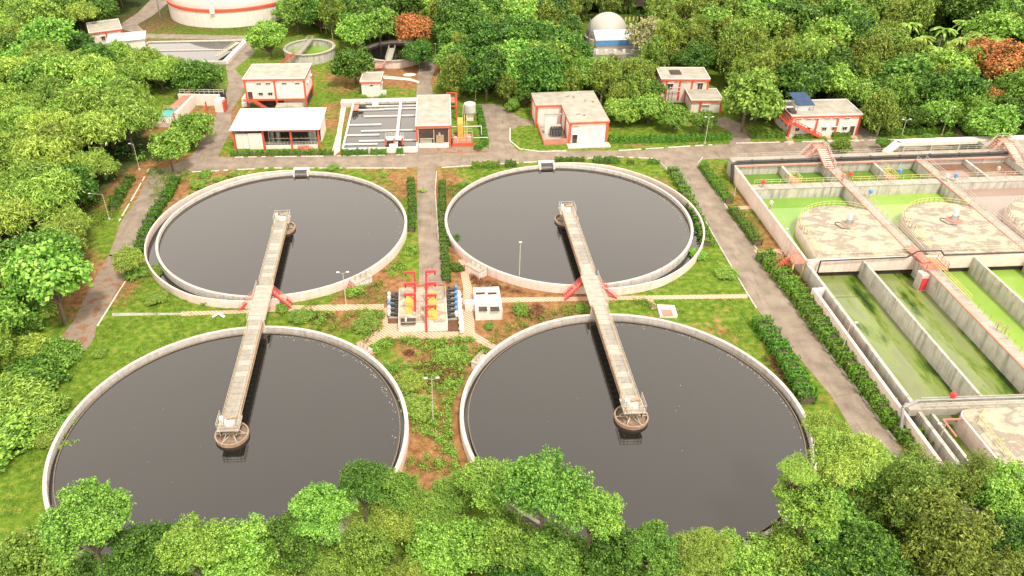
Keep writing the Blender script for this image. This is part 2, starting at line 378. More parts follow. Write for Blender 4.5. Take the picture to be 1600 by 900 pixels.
# the tank floors lie above the ground sheet, so the sheet can stay whole
tag(put('ground', me, None), kind='structure')
def px(poly, z=0.): return [G(u, v, z) for u, v in poly]
Z1 = .012
struct('road', MB().sheet(px([(262, 262), (300, 243), (360, 246), (520, 243), (760, 238), (830, 236), (1000, 235), (1120, 226), (1160, 224), (1370, 219), (1620, 213), (1620, 240), (1400, 243), (1150, 249), (1120, 248), (1060, 252), (1030, 249), (960, 244), (860, 251), (740, 258), (650, 262), (520, 262), (420, 262), (300, 269), (275, 275), (255, 270)]), Z1), 'asphalt')
struct('road', MB().sheet(px([(1024, 247), (1095, 245), (1098, 262), (1110, 285), (1134, 322), (1190, 400), (1240, 470), (1290, 545), (1340, 610), (1400, 690), (1450, 760), (1400, 790), (1300, 620), (1262, 575), (1180, 480), (1165, 455), (1130, 395), (1090, 325)]), Z1 + .006), 'asphalt')
struct('road', MB().sheet(px([(652, 258), (680, 258), (679, 300), (684, 370), (692, 445), (655, 445), (655, 400), (652, 330)]), Z1 + .006), 'asphalt')
struct('road', MB().sheet(px([(748, 163), (778, 163), (815, 185), (832, 188), (836, 196), (810, 197), (796, 205), (797, 222), (812, 240), (764, 242), (764, 215), (755, 188)]), Z1 + .006), 'asphalt')
struct('road', MB().sheet(px([(660, 78), (681, 78), (679, 110), (673, 128), (678, 152), (650, 152), (653, 110)]), Z1 + .006), 'asphalt')
struct('road', MB().sheet(px([(262, 262), (238, 262), (215, 310), (190, 345), (180, 372), (170, 400), (215, 400), (235, 350), (250, 318), (268, 286), (300, 262)]), Z1 + .006), 'asphalt')
struct('track', MB().sheet(px([(170, 398), (150, 432), (130, 470), (115, 502), (92, 530), (90, 546), (108, 553), (132, 549), (148, 528), (150, 510), (163, 490), (178, 462), (190, 440), (215, 400)]), Z1 + .006), 'worn_track')
struct('road', MB().sheet(px([(400, 55), (372, 62), (352, 98), (357, 130), (352, 150), (335, 185), (318, 215), (300, 243), (340, 246), (360, 205), (362, 172), (377, 150), (385, 128), (366, 108), (395, 85), (407, 60)]), Z1 + .006), 'asphalt')
struct('road', MB().sheet(px([(228, 52), (205, 50), (182, 42), (215, 20), (240, -5), (275, -5), (238, 25), (215, 38)]), Z1 + .012), 'asphalt')
struct('road', MB().sheet(px([(212, 52), (400, 56), (406, 62), (352, 62), (240, 60), (210, 58)]), Z1), 'asphalt')
struct('road', MB().sheet(px([(1133, 182), (1160, 195), (1175, 222), (1140, 226), (1140, 205), (1110, 190)]), Z1 + .006), 'asphalt')
struct('yard', MB().sheet(px([(1345, 195), (1362, 200), (1380, 222), (1340, 224), (1335, 212)]), Z1 + .006), 'asphalt')
struct('pavement', MB().sheet(px([(645, 228), (760, 230), (768, 236), (650, 240)]), Z1 + .003), 'worn_track')
struct('lawn', MB().sheet(px([(797, 200), (840, 197), (850, 226), (885, 228), (880, 235), (825, 236), (805, 230), (797, 218)]), .05), 'leaf_weed') if False else None
def paver(poly, z=.035): return struct('path', MB().prism(px(poly), 0, z), 'striped_pavers')
paver([(283, 487), (400, 484), (405, 478), (600, 475), (600, 484), (430, 487), (283, 494)])
paver([(700, 466), (900, 464), (930, 463), (1168, 460), (1168, 466), (950, 469), (780, 473), (700, 473)], .04)
paver([(597, 484), (612, 477), (622, 455), (628, 520), (600, 528), (565, 545), (556, 537), (598, 510)], .045)
paver([(600, 520), (740, 518), (775, 540), (768, 546), (735, 530), (600, 529)], .05)
paver([(716, 406), (727, 406), (738, 452), (742, 520), (722, 520), (724, 452)], .055)
paver([(1010, 468), (1020, 468), (1029, 482), (1018, 484)], .045)
paver([(1178, 391), (1232, 388), (1232, 394), (1183, 398)]); paver([(1140, 323), (1180, 321), (1180, 326), (1143, 328)])
struct('path', MB().prism(px([(533, 166), (541, 165), (535, 200), (531, 236), (523, 243), (518, 240), (527, 205)]), 0, .04), 'pink_plaster')
paver([(1222, 200), (1230, 200), (1241, 224), (1232, 227)]); paver([(1288, 210), (1296, 209), (1301, 222), (1294, 222)]); paver([(1326, 208), (1336, 208), (1343, 222), (1335, 222)])
paver([(1488, 200), (1496, 199), (1507, 214), (1498, 214)])
struct('path', MB().prism(px([(175, 489), (285, 489), (330, 487), (330, 491), (175, 494)]), 0, .03), 'deck_concrete')
def kerb(pts, wd=.22, h=.13, mat='cream_wall', broken=.0):
    mb = MB(); P3 = [Vector((*G(u, v), 0)) for u, v in pts]
    for a, b in zip(P3, P3[1:]):
        k = max(1, int((b - a).length / 1.0))
        for i in range(k):
            if rnd.random() < broken: continue
            p0 = a.lerp(b, i / k + .02 / k); p1 = a.lerp(b, (i + .95) / k); hh = h * rnd.uniform(.75, 1.15)
            mb.beam(p0 + Vector((0, 0, hh / 2 - .04)), p1 + Vector((0, 0, hh / 2 - .04)), wd, hh + .08)
    struct('kerb', mb, mat)
kerb([(300, 269), (420, 263), (520, 263), (650, 263)], broken=.25); kerb([(690, 262), (740, 259), (860, 252), (960, 245), (1020, 248)], broken=.2)
kerb([(1024, 248), (1040, 262), (1090, 325), (1130, 395), (1165, 455), (1182, 482)], mat='grey_concrete'); kerb([(1098, 246), (1091, 255), (1099, 270), (1134, 322)], mat='grey_concrete')
kerb([(1134, 322), (1190, 400), (1240, 470), (1290, 545), (1340, 610), (1400, 690)], mat='grey_concrete')
kerb([(682, 268), (680, 300), (685, 370), (693, 443)], mat='grey_concrete'); kerb([(360, 246), (520, 244), (640, 242)], broken=.3)
kerb([(797, 200), (797, 220), (812, 233), (845, 237), (885, 236)]); kerb([(233, 264), (213, 300), (186, 346)], broken=.1); kerb([(196, 440), (180, 465), (152, 510)], broken=.1)
kerb([(1150, 224), (1370, 219), (1600, 212)], broken=.15); kerb([(960, 236), (1120, 226)], broken=.2)

# ------------------------------------------------------------------ the four settling tanks
PI2 = 2 * math.pi
def angd(t, c):
    d = (t - c + math.pi) % PI2 - math.pi; return d
def upper_tank(c, R, side, label):
    "inner wall ring, and on one half an outer wall that bounds an effluent channel"
    t = thing('settling_tank', label, 'settling tank', (c[0], c[1], 0), group='round settling tanks')
    put('inner_wall', MB().ring(*c, R, R + .46, -.3, RIM, 128), 'rim_concrete', t)
    mid = math.pi if side < 0 else 0.
    a0, a1 = (math.radians(84), math.radians(276)) if side < 0 else (math.radians(-88), math.radians(92))
    def ro(a):
        k = 1 - abs(angd(a, mid)) / math.radians(98)
        return R + .46 + 1.75 * max(0, min(1, k * 2.6)) ** .8 + .30
    put('channel_wall', MB().ring(*c, lambda a: ro(a) - .30, ro, -.3, RIM - .08, 96, a0, a1), 'pink_plaster', t)
    put('channel_floor', MB().ring(*c, R + .40, lambda a: ro(a) - .2, -.2, .12, 96, a0, a1), 'settled_water', t)
    put('plaster_skin', MB().ring(*c, R + .462, R + .50, -.3, RIM - .12, 96, a1 - PI2 if side < 0 else a1, a0 if side < 0 else a0 + PI2), 'pink_plaster', t)
    put('weir', MB().ring(*c, R - .5, R - .42, .4, 1.0, 128), 'weir_steel', t)
    put('floor', MB().disc(*c, R, .03), 'grey_concrete', t)
    # weir box on the road side
    a = math.radians(88.3 if c is TL else 91.5); bx, by = c[0] + (R + .6) * math.cos(a), c[1] + (R + .6) * math.sin(a)
    b = MB(); b.box(bx - 1.7, bx - 1.35, by - 1.2, by + 1.3, 0, RIM + .3); b.box(bx + 1.35, bx + 1.7, by - 1.2, by + 1.3, 0, RIM + .3); b.box(bx - 1.35, bx + 1.35, by + .95, by + 1.3, 0, RIM + .3)
    bo = put('outlet_box', b, 'cream_wall', t); put('opening', MB().box(bx - 1.34, bx + 1.34, by - .98, by + .94, RIM + .01, RIM + .05), 'dark_metal', bo)
    put('gate_plate', MB().box(bx - 1.3, bx + 1.2, by + .5, by + .8, RIM + .05, RIM + .22), 'white_paint', bo)
    tag(put('water', MB().disc(*c, R + .1, .92), 'settled_water'), kind='structure')
    return t
def lower_tank(c, R, label):
    t = thing('settling_tank', label, 'settling tank', (c[0], c[1], 0), group='round settling tanks')
    put('outer_wall', MB().ring(*c, R - .5, R, -.3, RIM, 128), 'rim_concrete', t)
    put('plaster_skin', MB().ring(*c, R + .002, R + .04, -.3, RIM - .1, 128), 'pink_plaster', t)
    put('weir', MB().ring(*c, R - 1.22, R - 1.08, .3, .98, 128), 'weir_steel', t)
    put('trough', MB().ring(*c, R - 1.09, R - .48, .2, .40, 128), 'dark_metal', t)
    put('floor', MB().disc(*c, R - .4, .03), 'grey_concrete', t)
    tag(put('water', MB().disc(*c, R - 1.20, .84), 'settled_water'), kind='structure')
    tag(put('water', MB().ring(*c, R - 1.09, R - .49, .401, .45, 96), 'settled_water'), kind='structure')
    return t
T_TL = upper_tank(TL, 23.55, -1, 'round settling tank behind left, with its outer channel on the left side')
T_TR = upper_tank(TR, 23.15, 1, 'round settling tank behind right, with its outer channel on the right side')
T_BL = lower_tank(BL, 24.1, 'large dark-water settling tank in front at left, partly behind the nearest trees')
T_BR = lower_tank(BR, 23.5, 'large dark-water settling tank in front at right, ringed by trees at its near rim')
def small_box(c, R, a, w_, d, label, t, hh=1.5, steps=True):
    "sampling box with a valve stand, built against the tank wall"
    a = math.radians(a); o = thing('valve_chamber', label, 'valve chamber', (c[0] + (R + .55) * math.cos(a), c[1] + (R + .55) * math.sin(a), 0), a - math.pi / 2, 'valve chambers against the tank walls')
    part('wall', MB().box(-w_ / 2, w_ / 2, 0, d, -.1, hh), 'pink_plaster', o)
    tp = part('cover', MB().box(-w_ / 2 - .08, w_ / 2 + .08, -.0, d + .08, hh, hh + .12), 'roof_concrete', o)
    for k in range(3):
        x = -w_ / 2 + w_ * (k + .5) / 3
        s = part('valve_stem', MB().cone((x, d * .5, hh + .1), (x, d * .5, hh + .9), .05, .05, 6), 'tan_steel', o)
        part('hand_wheel', MB().ring(x, d * .5, .16, .24, hh + .85, hh + .92, 12), 'tan_steel', s)
    for k in range(3): part('step', MB().box(w_ / 2 + .1 + .3 * k, w_ / 2 + .4 + .3 * k, .1, d - .1, 0, hh - .45 * k - .3), 'faded_red', o)
    return o
small_box(TL, 23.6, -50, 3.6, 1.7, 'pink valve chamber against the left rear tank, left of the pump station', T_TL)
small_box(TR, 23.2, -139, 3.6, 1.9, 'pink valve chamber against the right rear tank at the head of the paved path', T_TR)
small_box(BL, 23.5, 46, 2.4, 1.3, 'small pink valve chamber beside the left front tank at the end of the paved path', T_BL, 1.2)
small_box(BR, 22.9, 146, 2.4, 1.3, 'small pink valve chamber beside the right front tank below the pump station', T_BR, 1.2)

# a few flecks of foam and floating leaves on the water
fl = MB()
for c, R_f in ((TL, 22), (TR, 21.5), (BL, 22), (BR, 21.5)):
    for _ in range(9):
        a, r = rnd.uniform(0, PI2), R_f * math.sqrt(rnd.random()); q = rnd.uniform(.03, .075)
        fl.disc(c[0] + r * math.cos(a), c[1] + r * math.sin(a), q, .926 if c in (TL, TR) else .846, 6)
    for _ in range(110):
        a, r = rnd.gauss(.6, .5), R_f + (.9 if c in (TL, TR) else .55) - abs(rnd.gauss(0, .35)); q = rnd.uniform(.03, .1)
        fl.disc(c[0] + r * math.cos(a), c[1] + r * math.sin(a), q, .926 if c in (TL, TR) else .846, 5)
tag(put('foam_flecks', fl, 'grating_pale'), 'pale flecks of foam floating on the dark tank water', 'foam', kind='stuff')
# ------------------------------------------------------------------ scraper bridges
def bridge(c0, c1, label, w_top=2.0, w_low=1.9):
    "c0 rear tank centre, c1 front tank centre; local +y runs from c1 to c0"
    a = Vector((*c1, 0)); b = Vector((*c0, 0)); L = (b - a).length; d = (b - a).normalized()
    rot = math.atan2(d.y, d.x) - math.pi / 2
    t = thing('scraper_bridge', label, 'bridge', (a.x, a.y, 0), rot, 'walkway bridges across the settling tanks')
    Z = 3.25; m0, m1 = 23.2, L - 22.6          # landing between the two tanks
    segs = []
    y = -1.6
    while y < L + 1.5:
        y2 = min(y + 1.25, L + 1.5); mid = (y + y2) / 2
        segs.append((y, y2, 1.45 if m0 < mid < m1 else (w_top / 2 if mid > m1 else w_low / 2))); y = y2
    for i, (y0, y1, hw) in enumerate(segs):
        part('deck_panel', MB().box(-hw, hw, y0 + .03, y1 - .03, Z - .06, Z + rnd.uniform(0, .02)), 'deck_concrete' if m0 < (y0 + y1) / 2 < m1 else rnd.choice(['grating', 'grating', 'grating_pale']), t)
    for y0, y1, hw in ((-1.6, m0, w_low / 2), (m1, L + 1.5, w_top / 2)):
        for s in (-1, 1):
            x = s * (hw + .08); mb = MB(); mb.beam((x, y0, Z - .75), (x, y1, Z - .75), .16, .16); mb.beam((x, y0, Z - .1), (x, y1, Z - .1), .16, .22)
            k = int((y1 - y0) / 1.3)
            for q in range(k):
                ya, yb = y0 + (y1 - y0) * q / k, y0 + (y1 - y0) * (q + 1) / k
                mb.beam((x, ya, Z - .72), (x, yb, Z - .12), .07, .07); mb.beam((x, yb, Z - .72), (x, yb, Z - .12), .07, .07)
            part('truss_girder', mb, 'tan_steel', t)
            part('side_plate', MB().box(min(x - s * .13, x - s * .1), max(x - s * .13, x - s * .1), y0, y1, Z - .8, Z - .12), 'dark_metal', t)
            part('railing', MB().rail([(s * hw, y0, Z), (s * hw, y1, Z)], 1.05, 1.3, .03), 'cream_rail', t)
    for s in (-1, 1): part('railing', MB().rail([(s * 1.42, m0, Z), (s * 1.42, m1, Z)], .9, 1.5, .03), 'cream_rail', t)
    part('landing_support', MB().box(-1.2, 1.2, m0 + .1, m0 + .6, 0, Z - .07).box(-1.2, 1.2, m1 - .6, m1 - .1, 0, Z - .07), 'pink_plaster', t)
    for s in (-1, 1):                           # red stairs down to the path
        st = part('stair', MB().beam((s * 1.45, m1 - 1.6, 2.3), (s * 4.4, m1 - 2.9, .1), .12, .3).beam((s * 1.45, m1 - .3, 2.3), (s * 4.4, m1 - 1.6, .1), .12, .3).box(min(s * 1.0, s * 1.5), max(s * 1.0, s * 1.5), m1 - 1.6, m1 - .3, 2.2, Z - .08), 'bright_red', t)
        for k in range(8):
            f = (k + .5) / 8; xx = s * (1.45 + 2.75 * f); yy = m1 - 1.6 - 1.3 * f
            part('step', MB().beam((xx, yy, 2.3 - 2.2 * f), (xx, yy + 1.3, 2.3 - 2.2 * f), .3, .05), 'faded_red', st)
        part('handrail', MB().rail([(s * 1.45, m1 - 1.6, 2.35), (s * 4.4, m1 - 2.9, .15)], .7, 1., .035).rail([(s * 1.45, m1 - .3, 2.35), (s * 4.4, m1 - 1.6, .15)], .7, 1., .035), 'faded_red', st)
    for yc, sg in ((0, -1), (L, 1)):
        pl = part('drive_platform', MB().box(-1.5, 1.5, yc - 1.5, yc + 1.5, Z - .16, Z - .07), 'grating_pale', t)
        g = part('gearbox', MB().cone((0, yc, Z), (0, yc, Z + .45), .75, .7, 20).cone((0, yc, Z + .45), (0, yc, Z + .62), .4, .35, 16), 'cream_wall', t)
        part('motor', MB().cone((.1, yc + .2, Z + .78), (.95, yc + .45, Z + .78), .24, .24, 12).box(-.3, .15, yc - .1, yc + .35, Z + .55, Z + .95), 'tan_steel', g)
        part('control_box', MB().box(-1.2, -.75, yc - .3, yc + .3, Z, Z + 1.1), 'white_paint', t)
        part('railing', MB().rail([(-1.45, yc - 1.4, Z), (-1.45, yc + 1.4, Z)], 1.1, .9, .035).rail([(1.45, yc - 1.4, Z), (1.45, yc + 1.4, Z)], 1.1, .9, .035).rail([(-1.45, yc + sg * 1.4, Z), (1.45, yc + sg * 1.4, Z)], 1.1, .9, .035), 'cream_rail', t)
        part('centre_column', MB().cone((0, yc, 0), (0, yc, Z - .17), .4, .4, 16), 'tan_steel', t)
        fw = part('feed_well', MB().ring(0, yc, 2.18, 2.26, .5, 1.35, 40), 'tan_steel', t)
        part('rim_band', MB().ring(0, yc, 2.12, 2.32, 1.351, 1.43, 40), 'tan_steel', fw)
        sp_ = MB()
        for k in range(6):
            an = k * math.pi / 3; sp_.beam((.35 * math.cos(an), yc + .35 * math.sin(an), 1.3), (2.15 * math.cos(an), yc + 2.15 * math.sin(an), 1.3), .09, .12)
            sp_.beam((.35 * math.cos(an), yc + .35 * math.sin(an), 2.6), (1.7 * math.cos(an), yc + 1.7 * math.sin(an), 1.4), .06, .06)
        part('spoke', sp_, 'cream_rail', fw)
        part('scum_surface', MB().disc(0, yc, 2.17, .98, 40), 'rubble', fw)
    return t
bridge(TL, BL, 'long grey walkway bridge joining the two left-hand settling tanks')
bridge(TR, BR, 'long grey walkway bridge joining the two right-hand settling tanks')

# ------------------------------------------------------------------ central pump station
ps = thing('pump_pit', 'concrete sludge pump station with yellow floor hatches between the four tanks', 'pump station', (-1.45, 104.5, 0))
H0 = 1.65
def rel(t, u, v, z=0.):
    x, y = G(u, v, z); return (x - t.location.x, y - t.location.y)
part('wall', MB().box(-3.98, 3.95, 0, 10.4, -.2, H0), 'cream_wall', ps)
part('deck', MB().box(-3.9, 3.87, .08, 10.3, H0, H0 + .05), 'slab_cover', ps)
def pxbox(t, u0, u1, v0, v1, z0, z1):      # rectangle seen between two pixel columns and rows on the plane z1
    a = rel(t, (u0 + u1) / 2, v1, z1); b = rel(t, (u0 + u1) / 2, v0, z1); l = rel(t, u0, (v0 + v1) / 2, z1)[0]; r = rel(t, u1, (v0 + v1) / 2, z1)[0]
    return MB().box(l, r, a[1], b[1], z0, z1)
for k, (v0, v1) in enumerate(((460, 474), (474.5, 489))): part('hatch_cover', pxbox(ps, 633, 646, v0, v1, H0 + .06, H0 + .14), 'yellow_paint', ps)
for k, (v0, v1) in enumerate(((455, 469), (469.5, 484), (484.5, 499))): part('hatch_cover', pxbox(ps, 669, 683, v0, v1, H0 + .06, H0 + .14), 'yellow_paint', ps)
op = part('pit_opening', pxbox(ps, 626, 649.5, 497, 507.5, H0 + .05, H0 + .07), 'dark_room', ps)
part('pit_frame', MB().rail([(-3.5, .35, H0), (-1.2, .35, H0)], .08, .8, .05).box(-2.9, -2.6, .3, 1.6, H0 + .07, H0 + .2), 'grey_concrete', op)
part('railing', MB().rail([(-3.9, 10.25, H0), (3.85, 10.25, H0), (3.85, 7, H0)], 1.1, 1.1, .045), 'faded_red', ps)
part('back_stair', MB().box(-2.5, 2.4, 10.41, 11.6, 0, .8).box(-2.5, 2.4, 11.61, 12.2, 0, .4), 'cream_wall', ps)
part('conduit', MB().tube([(-.6, .5, H0 + .1), (-.5, 5, H0 + .1), (-.9, 10, H0 + .1)], .06).tube([(.2, .6, H0 + .1), (.3, 9, H0 + .1)], .05), 'grey_concrete', ps)
part('junction_box', MB().box(-1.6, -1.0, 2.2, 2.9, H0 + .05, H0 + .4).box(2.6, 3.2, 6.3, 6.9, H0 + .05, H0 + .35), 'grating_pale', ps)
def hoist(u, v, s, z0, hh, label):
    x, y = G(u, v, z0); t = thing('hoist_frame', label, 'hoist frame', (x, y, z0), 0, 'red hoist frames over the pump pit')
    part('post', MB().box(-.17, .17, -.17, .17, 0, hh), 'bright_red', t)
    arm = part('arm', MB().box(min(s * .18, s * 1.75), max(s * .18, s * 1.75), -.16, .16, hh - .38, hh - .002), 'bright_red', t)
    part('brace', MB().beam((s * .15, 0, hh - 1.1), (s * .9, 0, hh - .4), .1, .1), 'bright_red', t)
    part('chain_hook', MB().tube([(s * 1.5, 0, hh - .4), (s * 1.5, 0, hh - .95)], .04).box(s * 1.5 - .12, s * 1.5 + .12, -.1, .1, hh - .75, hh - .45), 'dark_metal', arm)
    return t
for (v, lab) in ((489, 'nearest of the three left red hoist frames over the pump pit'), (472, 'middle one of the three left red hoist frames over the pump pit'), (454, 'rearmost of the three left red hoist frames over the pump pit')):
    hoist(649, v, -1, H0 + .05, 3.9, lab)
for (v, z0, hh, lab) in ((518.5, 0, 5.2, 'tallest red hoist frame, standing on the paving in front of the pump pit'), (491, H0 + .05, 3.9, 'front red hoist frame on the right half of the pump pit'), (472, H0 + .05, 3.9, 'middle red hoist frame on the right half of the pump pit'), (453, H0 + .05, 3.9, 'rearmost red hoist frame on the right half of the pump pit')):
    hoist(666.5, v, 1, z0, hh, lab)
def pump(x, y, s, mat, label, grp):
    t = thing('pump', label, 'pump', (x, y, 0), 0, grp)
    part('base', MB().box(-.9, .9, -.35, .35, 0, .3), 'grey_concrete', t)
    part('casing', MB().cone((-s * .8, 0, .75), (-s * .1, 0, .75), .42, .38, 14).cone((-s * .5, 0, .7), (-s * .5, 0, 1.35), .2, .2, 10), 'dark_metal', t)
    part('discharge_pipe', MB().cone((-s * .1, 0, .7), (s * .6, 0, .7), .26, .22, 12).cone((s * .2, 0, .7), (s * .3, 0, .7), .36, .36, 12), 'dark_metal', t)
    mo = part('motor', MB().cone((s * .75, 0, .55), (s * .75, 0, 1.35), .28, .30, 14), mat, t)
    part('fan_cover', MB().cone((s * .75, 0, 1.351), (s * .75, 0, 1.55), .32, .2, 14), mat, mo)
    return t
LW = ['rear white', 'second white', 'blue', 'fourth white', 'front white']
for k, v in enumerate((462, 468, 476, 483, 490)):
    x, y = G(615, v, .8); pump(x, y, -1, 'blue_paint' if k == 2 else 'white_paint', LW[k] + ' motor pump in the row left of the pump pit', 'pumps beside the pump pit')
RW = ['rearmost', 'second', 'third', 'fourth', 'fifth', 'front']
for k, v in enumerate((452, 460.5, 468.5, 476.5, 484.5, 492.5)):
    x, y = G(706, v, .8); pump(x, y, 1, 'blue_paint' if k < 5 else 'white_paint', RW[k] + ' blue motor pump right of the pump pit, counted from the back' if k < 5 else 'white motor pump at the front end of the right row', 'pumps beside the pump pit')
x0, y0 = G(716.5, 455, .9); x1, y1 = G(720, 517, .9)
hp = thing('header_pipe', 'thick white header pipe running past the blue pumps', 'pipe', (x0, (y0 + y1) / 2, 0))
put('pipe', MB().cone((x0, y0, .75), (x0, y1, .75), .36, .36, 14), 'white_paint', hp)
for k in range(7):
    yy = y0 + (y1 - y0) * (k + .5) / 7; put('flange', MB().cone((x0, yy - .07, .75), (x0, yy + .07, .75), .48, .48, 14), 'cream_wall', hp)
put('support', MB().box(x0 - .25, x0 + .25, y1 + .6, y1 + .9, 0, .5).box(x0 - .25, x0 + .25, y0 - 1, y0 - .7, 0, .5), 'grey_concrete', hp)
struct('soil', MB().sheet(px([(604, 458), (622, 456), (622, 506), (606, 506)]), .07).sheet(px([(695, 455), (716, 455), (720, 518), (699, 518)]), .07), 'soil_fill')
sb = thing('splitter_box', 'white concrete splitter box with four square openings right of the pumps', 'splitter box', (7.15, 107.05, 0))
part('wall', MB().box(0, 4.35, 0, 6.6, -.2, 2.05), 'cream_wall', sb)
for (u0, u1, v0, v1) in ((743.5, 757.5, 454.5, 460), (762, 776, 454.5, 460), (747.5, 761, 474, 486), (765.5, 780, 474, 486)):
    hb = part('opening', pxbox(sb, u0, u1, v0, v1, 2.05, 2.09), 'dark_room', sb)
    a = rel(sb, u0, v0, 2.1); b = rel(sb, u1, v1, 2.1)
    part('gate_cover', MB().box(a[0] - .05, b[0] + .05, a[1] - (a[1] - b[1]) * .45, a[1] + .1, 2.1, 2.35), 'white_paint', hb)
    part('gate_stem', MB().cone(((a[0] + b[0]) / 2, a[1] - .2, 2.3), ((a[0] + b[0]) / 2, a[1] - .2, 3.0), .06, .06, 6), 'dark_metal', hb)
part('divider', MB().box(.3, 4.05, 3.2, 3.4, 2.05, 2.22).box(2.1, 2.3, .3, 6.3, 2.05, 2.2), 'cream_wall', sb)
part('inlet_channel', MB().box(-1.6, -.002, 2.6, 3.7, -.1, 1.6), 'white_paint', sb)
mh = thing('manhole_slab', 'square white concrete cover with a brown stain on the grass by the right bridge', 'cover slab', (*G(1042, 497), 0))
put('slab', MB().prism(px([(1031, 497), (1058, 497), (1053, 481), (1026, 480)]), 0, .55), 'cream_wall', mh)
put('stained_lid', MB().prism([G(u, v, .55) for u, v in [(1036, 493), (1052, 493), (1049, 484), (1032, 484)]], .55, .62), 'faded_red', mh)

# ------------------------------------------------------------------ aeration basins on the right
BT = 3.4; WL = .05
ab = thing('aeration_basin', 'huge concrete basin block of green and brown water on the right side', 'basin', (64.8, 116, 0))
X0, M1a, M1b, M2a, M2b, M3a, M3b, X9 = 64.7, 82.5, 84.6, 101.9, 103.9, 121.0, 123.0, 142.0
def wall(name, x0, x1, y0, y1, z1=BT, mat='grey_concrete', z0=-2.6): return put(name, MB().box(x0, x1, y0, y1, z0, z1), mat, ab)
wall('outer_wall', X0 - .4, X0, 116.0, 153.8, BT, 'pink_plaster')
wall('outer_wall', X0 + .002, X9, 153.2, 153.8)
wall('partition_wall', M1a, M1b, 116.5, 153.19); wall('partition_wall', M2a, M2b, 116.5, 153.19, BT + .004); wall('partition_wall', M3a, M3b, 116.5, 153.19)
for x in (73.8, 93.0, 112.1, 131): wall('partition_wall', x, x + .45, 144.7, 153.18, BT - .05)
for a, b in ((X0 + .003, M1a - .003), (M1b + .003, M2a - .003), (M2b + .003, M3a - .003), (M3b + .003, X9)):
    wall('cross_walkway', a, b, 142.6, 144.69, BT - .003)
wall('cross_wall', X0 - .3, X9, 115.9, 116.45, BT + .25, 'pink_plaster', z0=1.2)
wall('soffit_shade_panel', X0 + .01, X9, 116.46, 116.59, 1.19, 'dark_room')  # added dark panel; its colour stands in for the shade under the slab
# walkway tops
for a, b in ((M1a, M1b), (M2a, M2b), (M3a, M3b)):
    n = 20
    for i in range(n):
        put('deck_panel', MB().box(a - .12, b + .12, 116.6 + (153 - 116.6) * i / n + .03, 116.6 + (153 - 116.6) * (i + 1) / n - .03, BT + .01, BT + .12), rnd.choice(['roof_concrete', 'deck_concrete', 'roof_concrete']), ab)
for a, b in ((X0 + .2, M1a - .2), (M1b + .2, M2a - .2), (M2b + .2, M3a - .2), (M3b + .2, X9)):
    for i in range(9): put('deck_panel', MB().box(a + (b - a) * i / 9 + .03, a + (b - a) * (i + 1) / 9 - .03, 142.5, 144.6, BT + .01, BT + .11), rnd.choice(['roof_concrete', 'deck_concrete']), ab)
put('pipe_run', MB().tube([(M1a - .1, 116.5, BT + .25), (M1a - .1, 153, BT + .25)], .11, 6).tube([(M2a - .1, 116.5, BT + .25), (M2a - .1, 153, BT + .25)], .11, 6), 'faded_red', ab)
for x in (M1a + .05, M1b - .05, M2a + .05, M2b - .05, M3a + .05, M3b - .05):
    put('railing', MB().rail([(x, 117, BT + .12), (x, 142.4, BT + .12)], 1.05, 1.8, .04), 'cream_rail', ab)
    put('railing', MB().rail([(x, 144.8, BT + .12), (x, 152.8, BT + .12)], 1.05, 1.8, .04), 'faded_red' if x < 90 else 'cream_rail', ab)
for a, b in ((X0 + .5, M1a - .1), (M1b + .1, M2a - .1), (M2b + .1, M3a - .1)):
    put('railing', MB().rail([(a, 144.5, BT + .12), (b, 144.5, BT + .12)], 1.05, 1.8, .04), 'yellow_rail' if a < 100 else 'cream_rail', ab)
for x in (74.0, 93.2): # small valve platforms on the thin partitions
    pf = put('valve_platform', MB().box(x - .9, x + .9, 144.75, 147.6, BT + .02, BT + .14), 'faded_red', ab)
    put('railing', MB().rail([(x - .8, 144.9, BT + .14), (x - .8, 147.5, BT + .14), (x + .8, 147.5, BT + .14), (x + .8, 144.9, BT + .14)], 1.05, 1.2, .045), 'yellow_rail', pf)
put('railing', MB().rail([(94.2, 147.5, BT), (94.2, 152, BT + .1)], 1, 1.5, .03), 'yellow_rail', ab)
# mixer cell roofs
def cell(xc, x_left, xr, k):
    r = 9.0; pts = [(x_left - .9, 116.6), (xr, 116.6), (xr, 133.2)]
    a0 = math.atan2(133.2 - 126, xr - xc)
    for i in range(25):
        a = math.acos(max(-1, min(1, (xr - xc) / r))) if i == 0 else None
    a0 = math.acos((xr - xc) / r)
    for i in range(29):
        a = a0 + (math.pi - a0) * i / 28; pts.append((xc + r * math.cos(a), 126 + r * math.sin(a)))
    pts = [pts[0], pts[1]] + pts[3:]
    put('cell_wall', MB().prism(pts, -2.5, BT + .12), 'pink_plaster', ab)
    cv = put('cell_roof', MB().prism([(x * 1. + (xc - x) * .012, y + (124 - y) * .012) for x, y in pts], BT + .12, BT + .26), 'slab_cover', ab)
    arc = [(xc + (r - .3) * math.cos(a0 + .1 + (math.pi * 1.02 - a0) * i / 22), 126 + (r - .3) * math.sin(a0 + .1 + (math.pi * 1.02 - a0) * i / 22), BT + .26) for i in range(23)]
    put('railing', MB().rail(arc + [(x_left - .1, 118, BT + .26)], 1.0, 1.2, .035), 'yellow_rail' if k < 2 else 'cream_rail', cv)
    put('railing', MB().rail([(x_left + .5, 117.2, BT + .26), (xr - .3, 117.2, BT + .26)], 1.0, 1.3, .045), 'cream_rail', cv)
for k, (xc, xl, xr) in enumerate(((76.2, 67.2, M1a - .003), (95.5, 86.4, M2a - .003), (114.7, 105.6, M3a - .003))): cell(xc, xl, xr, k)
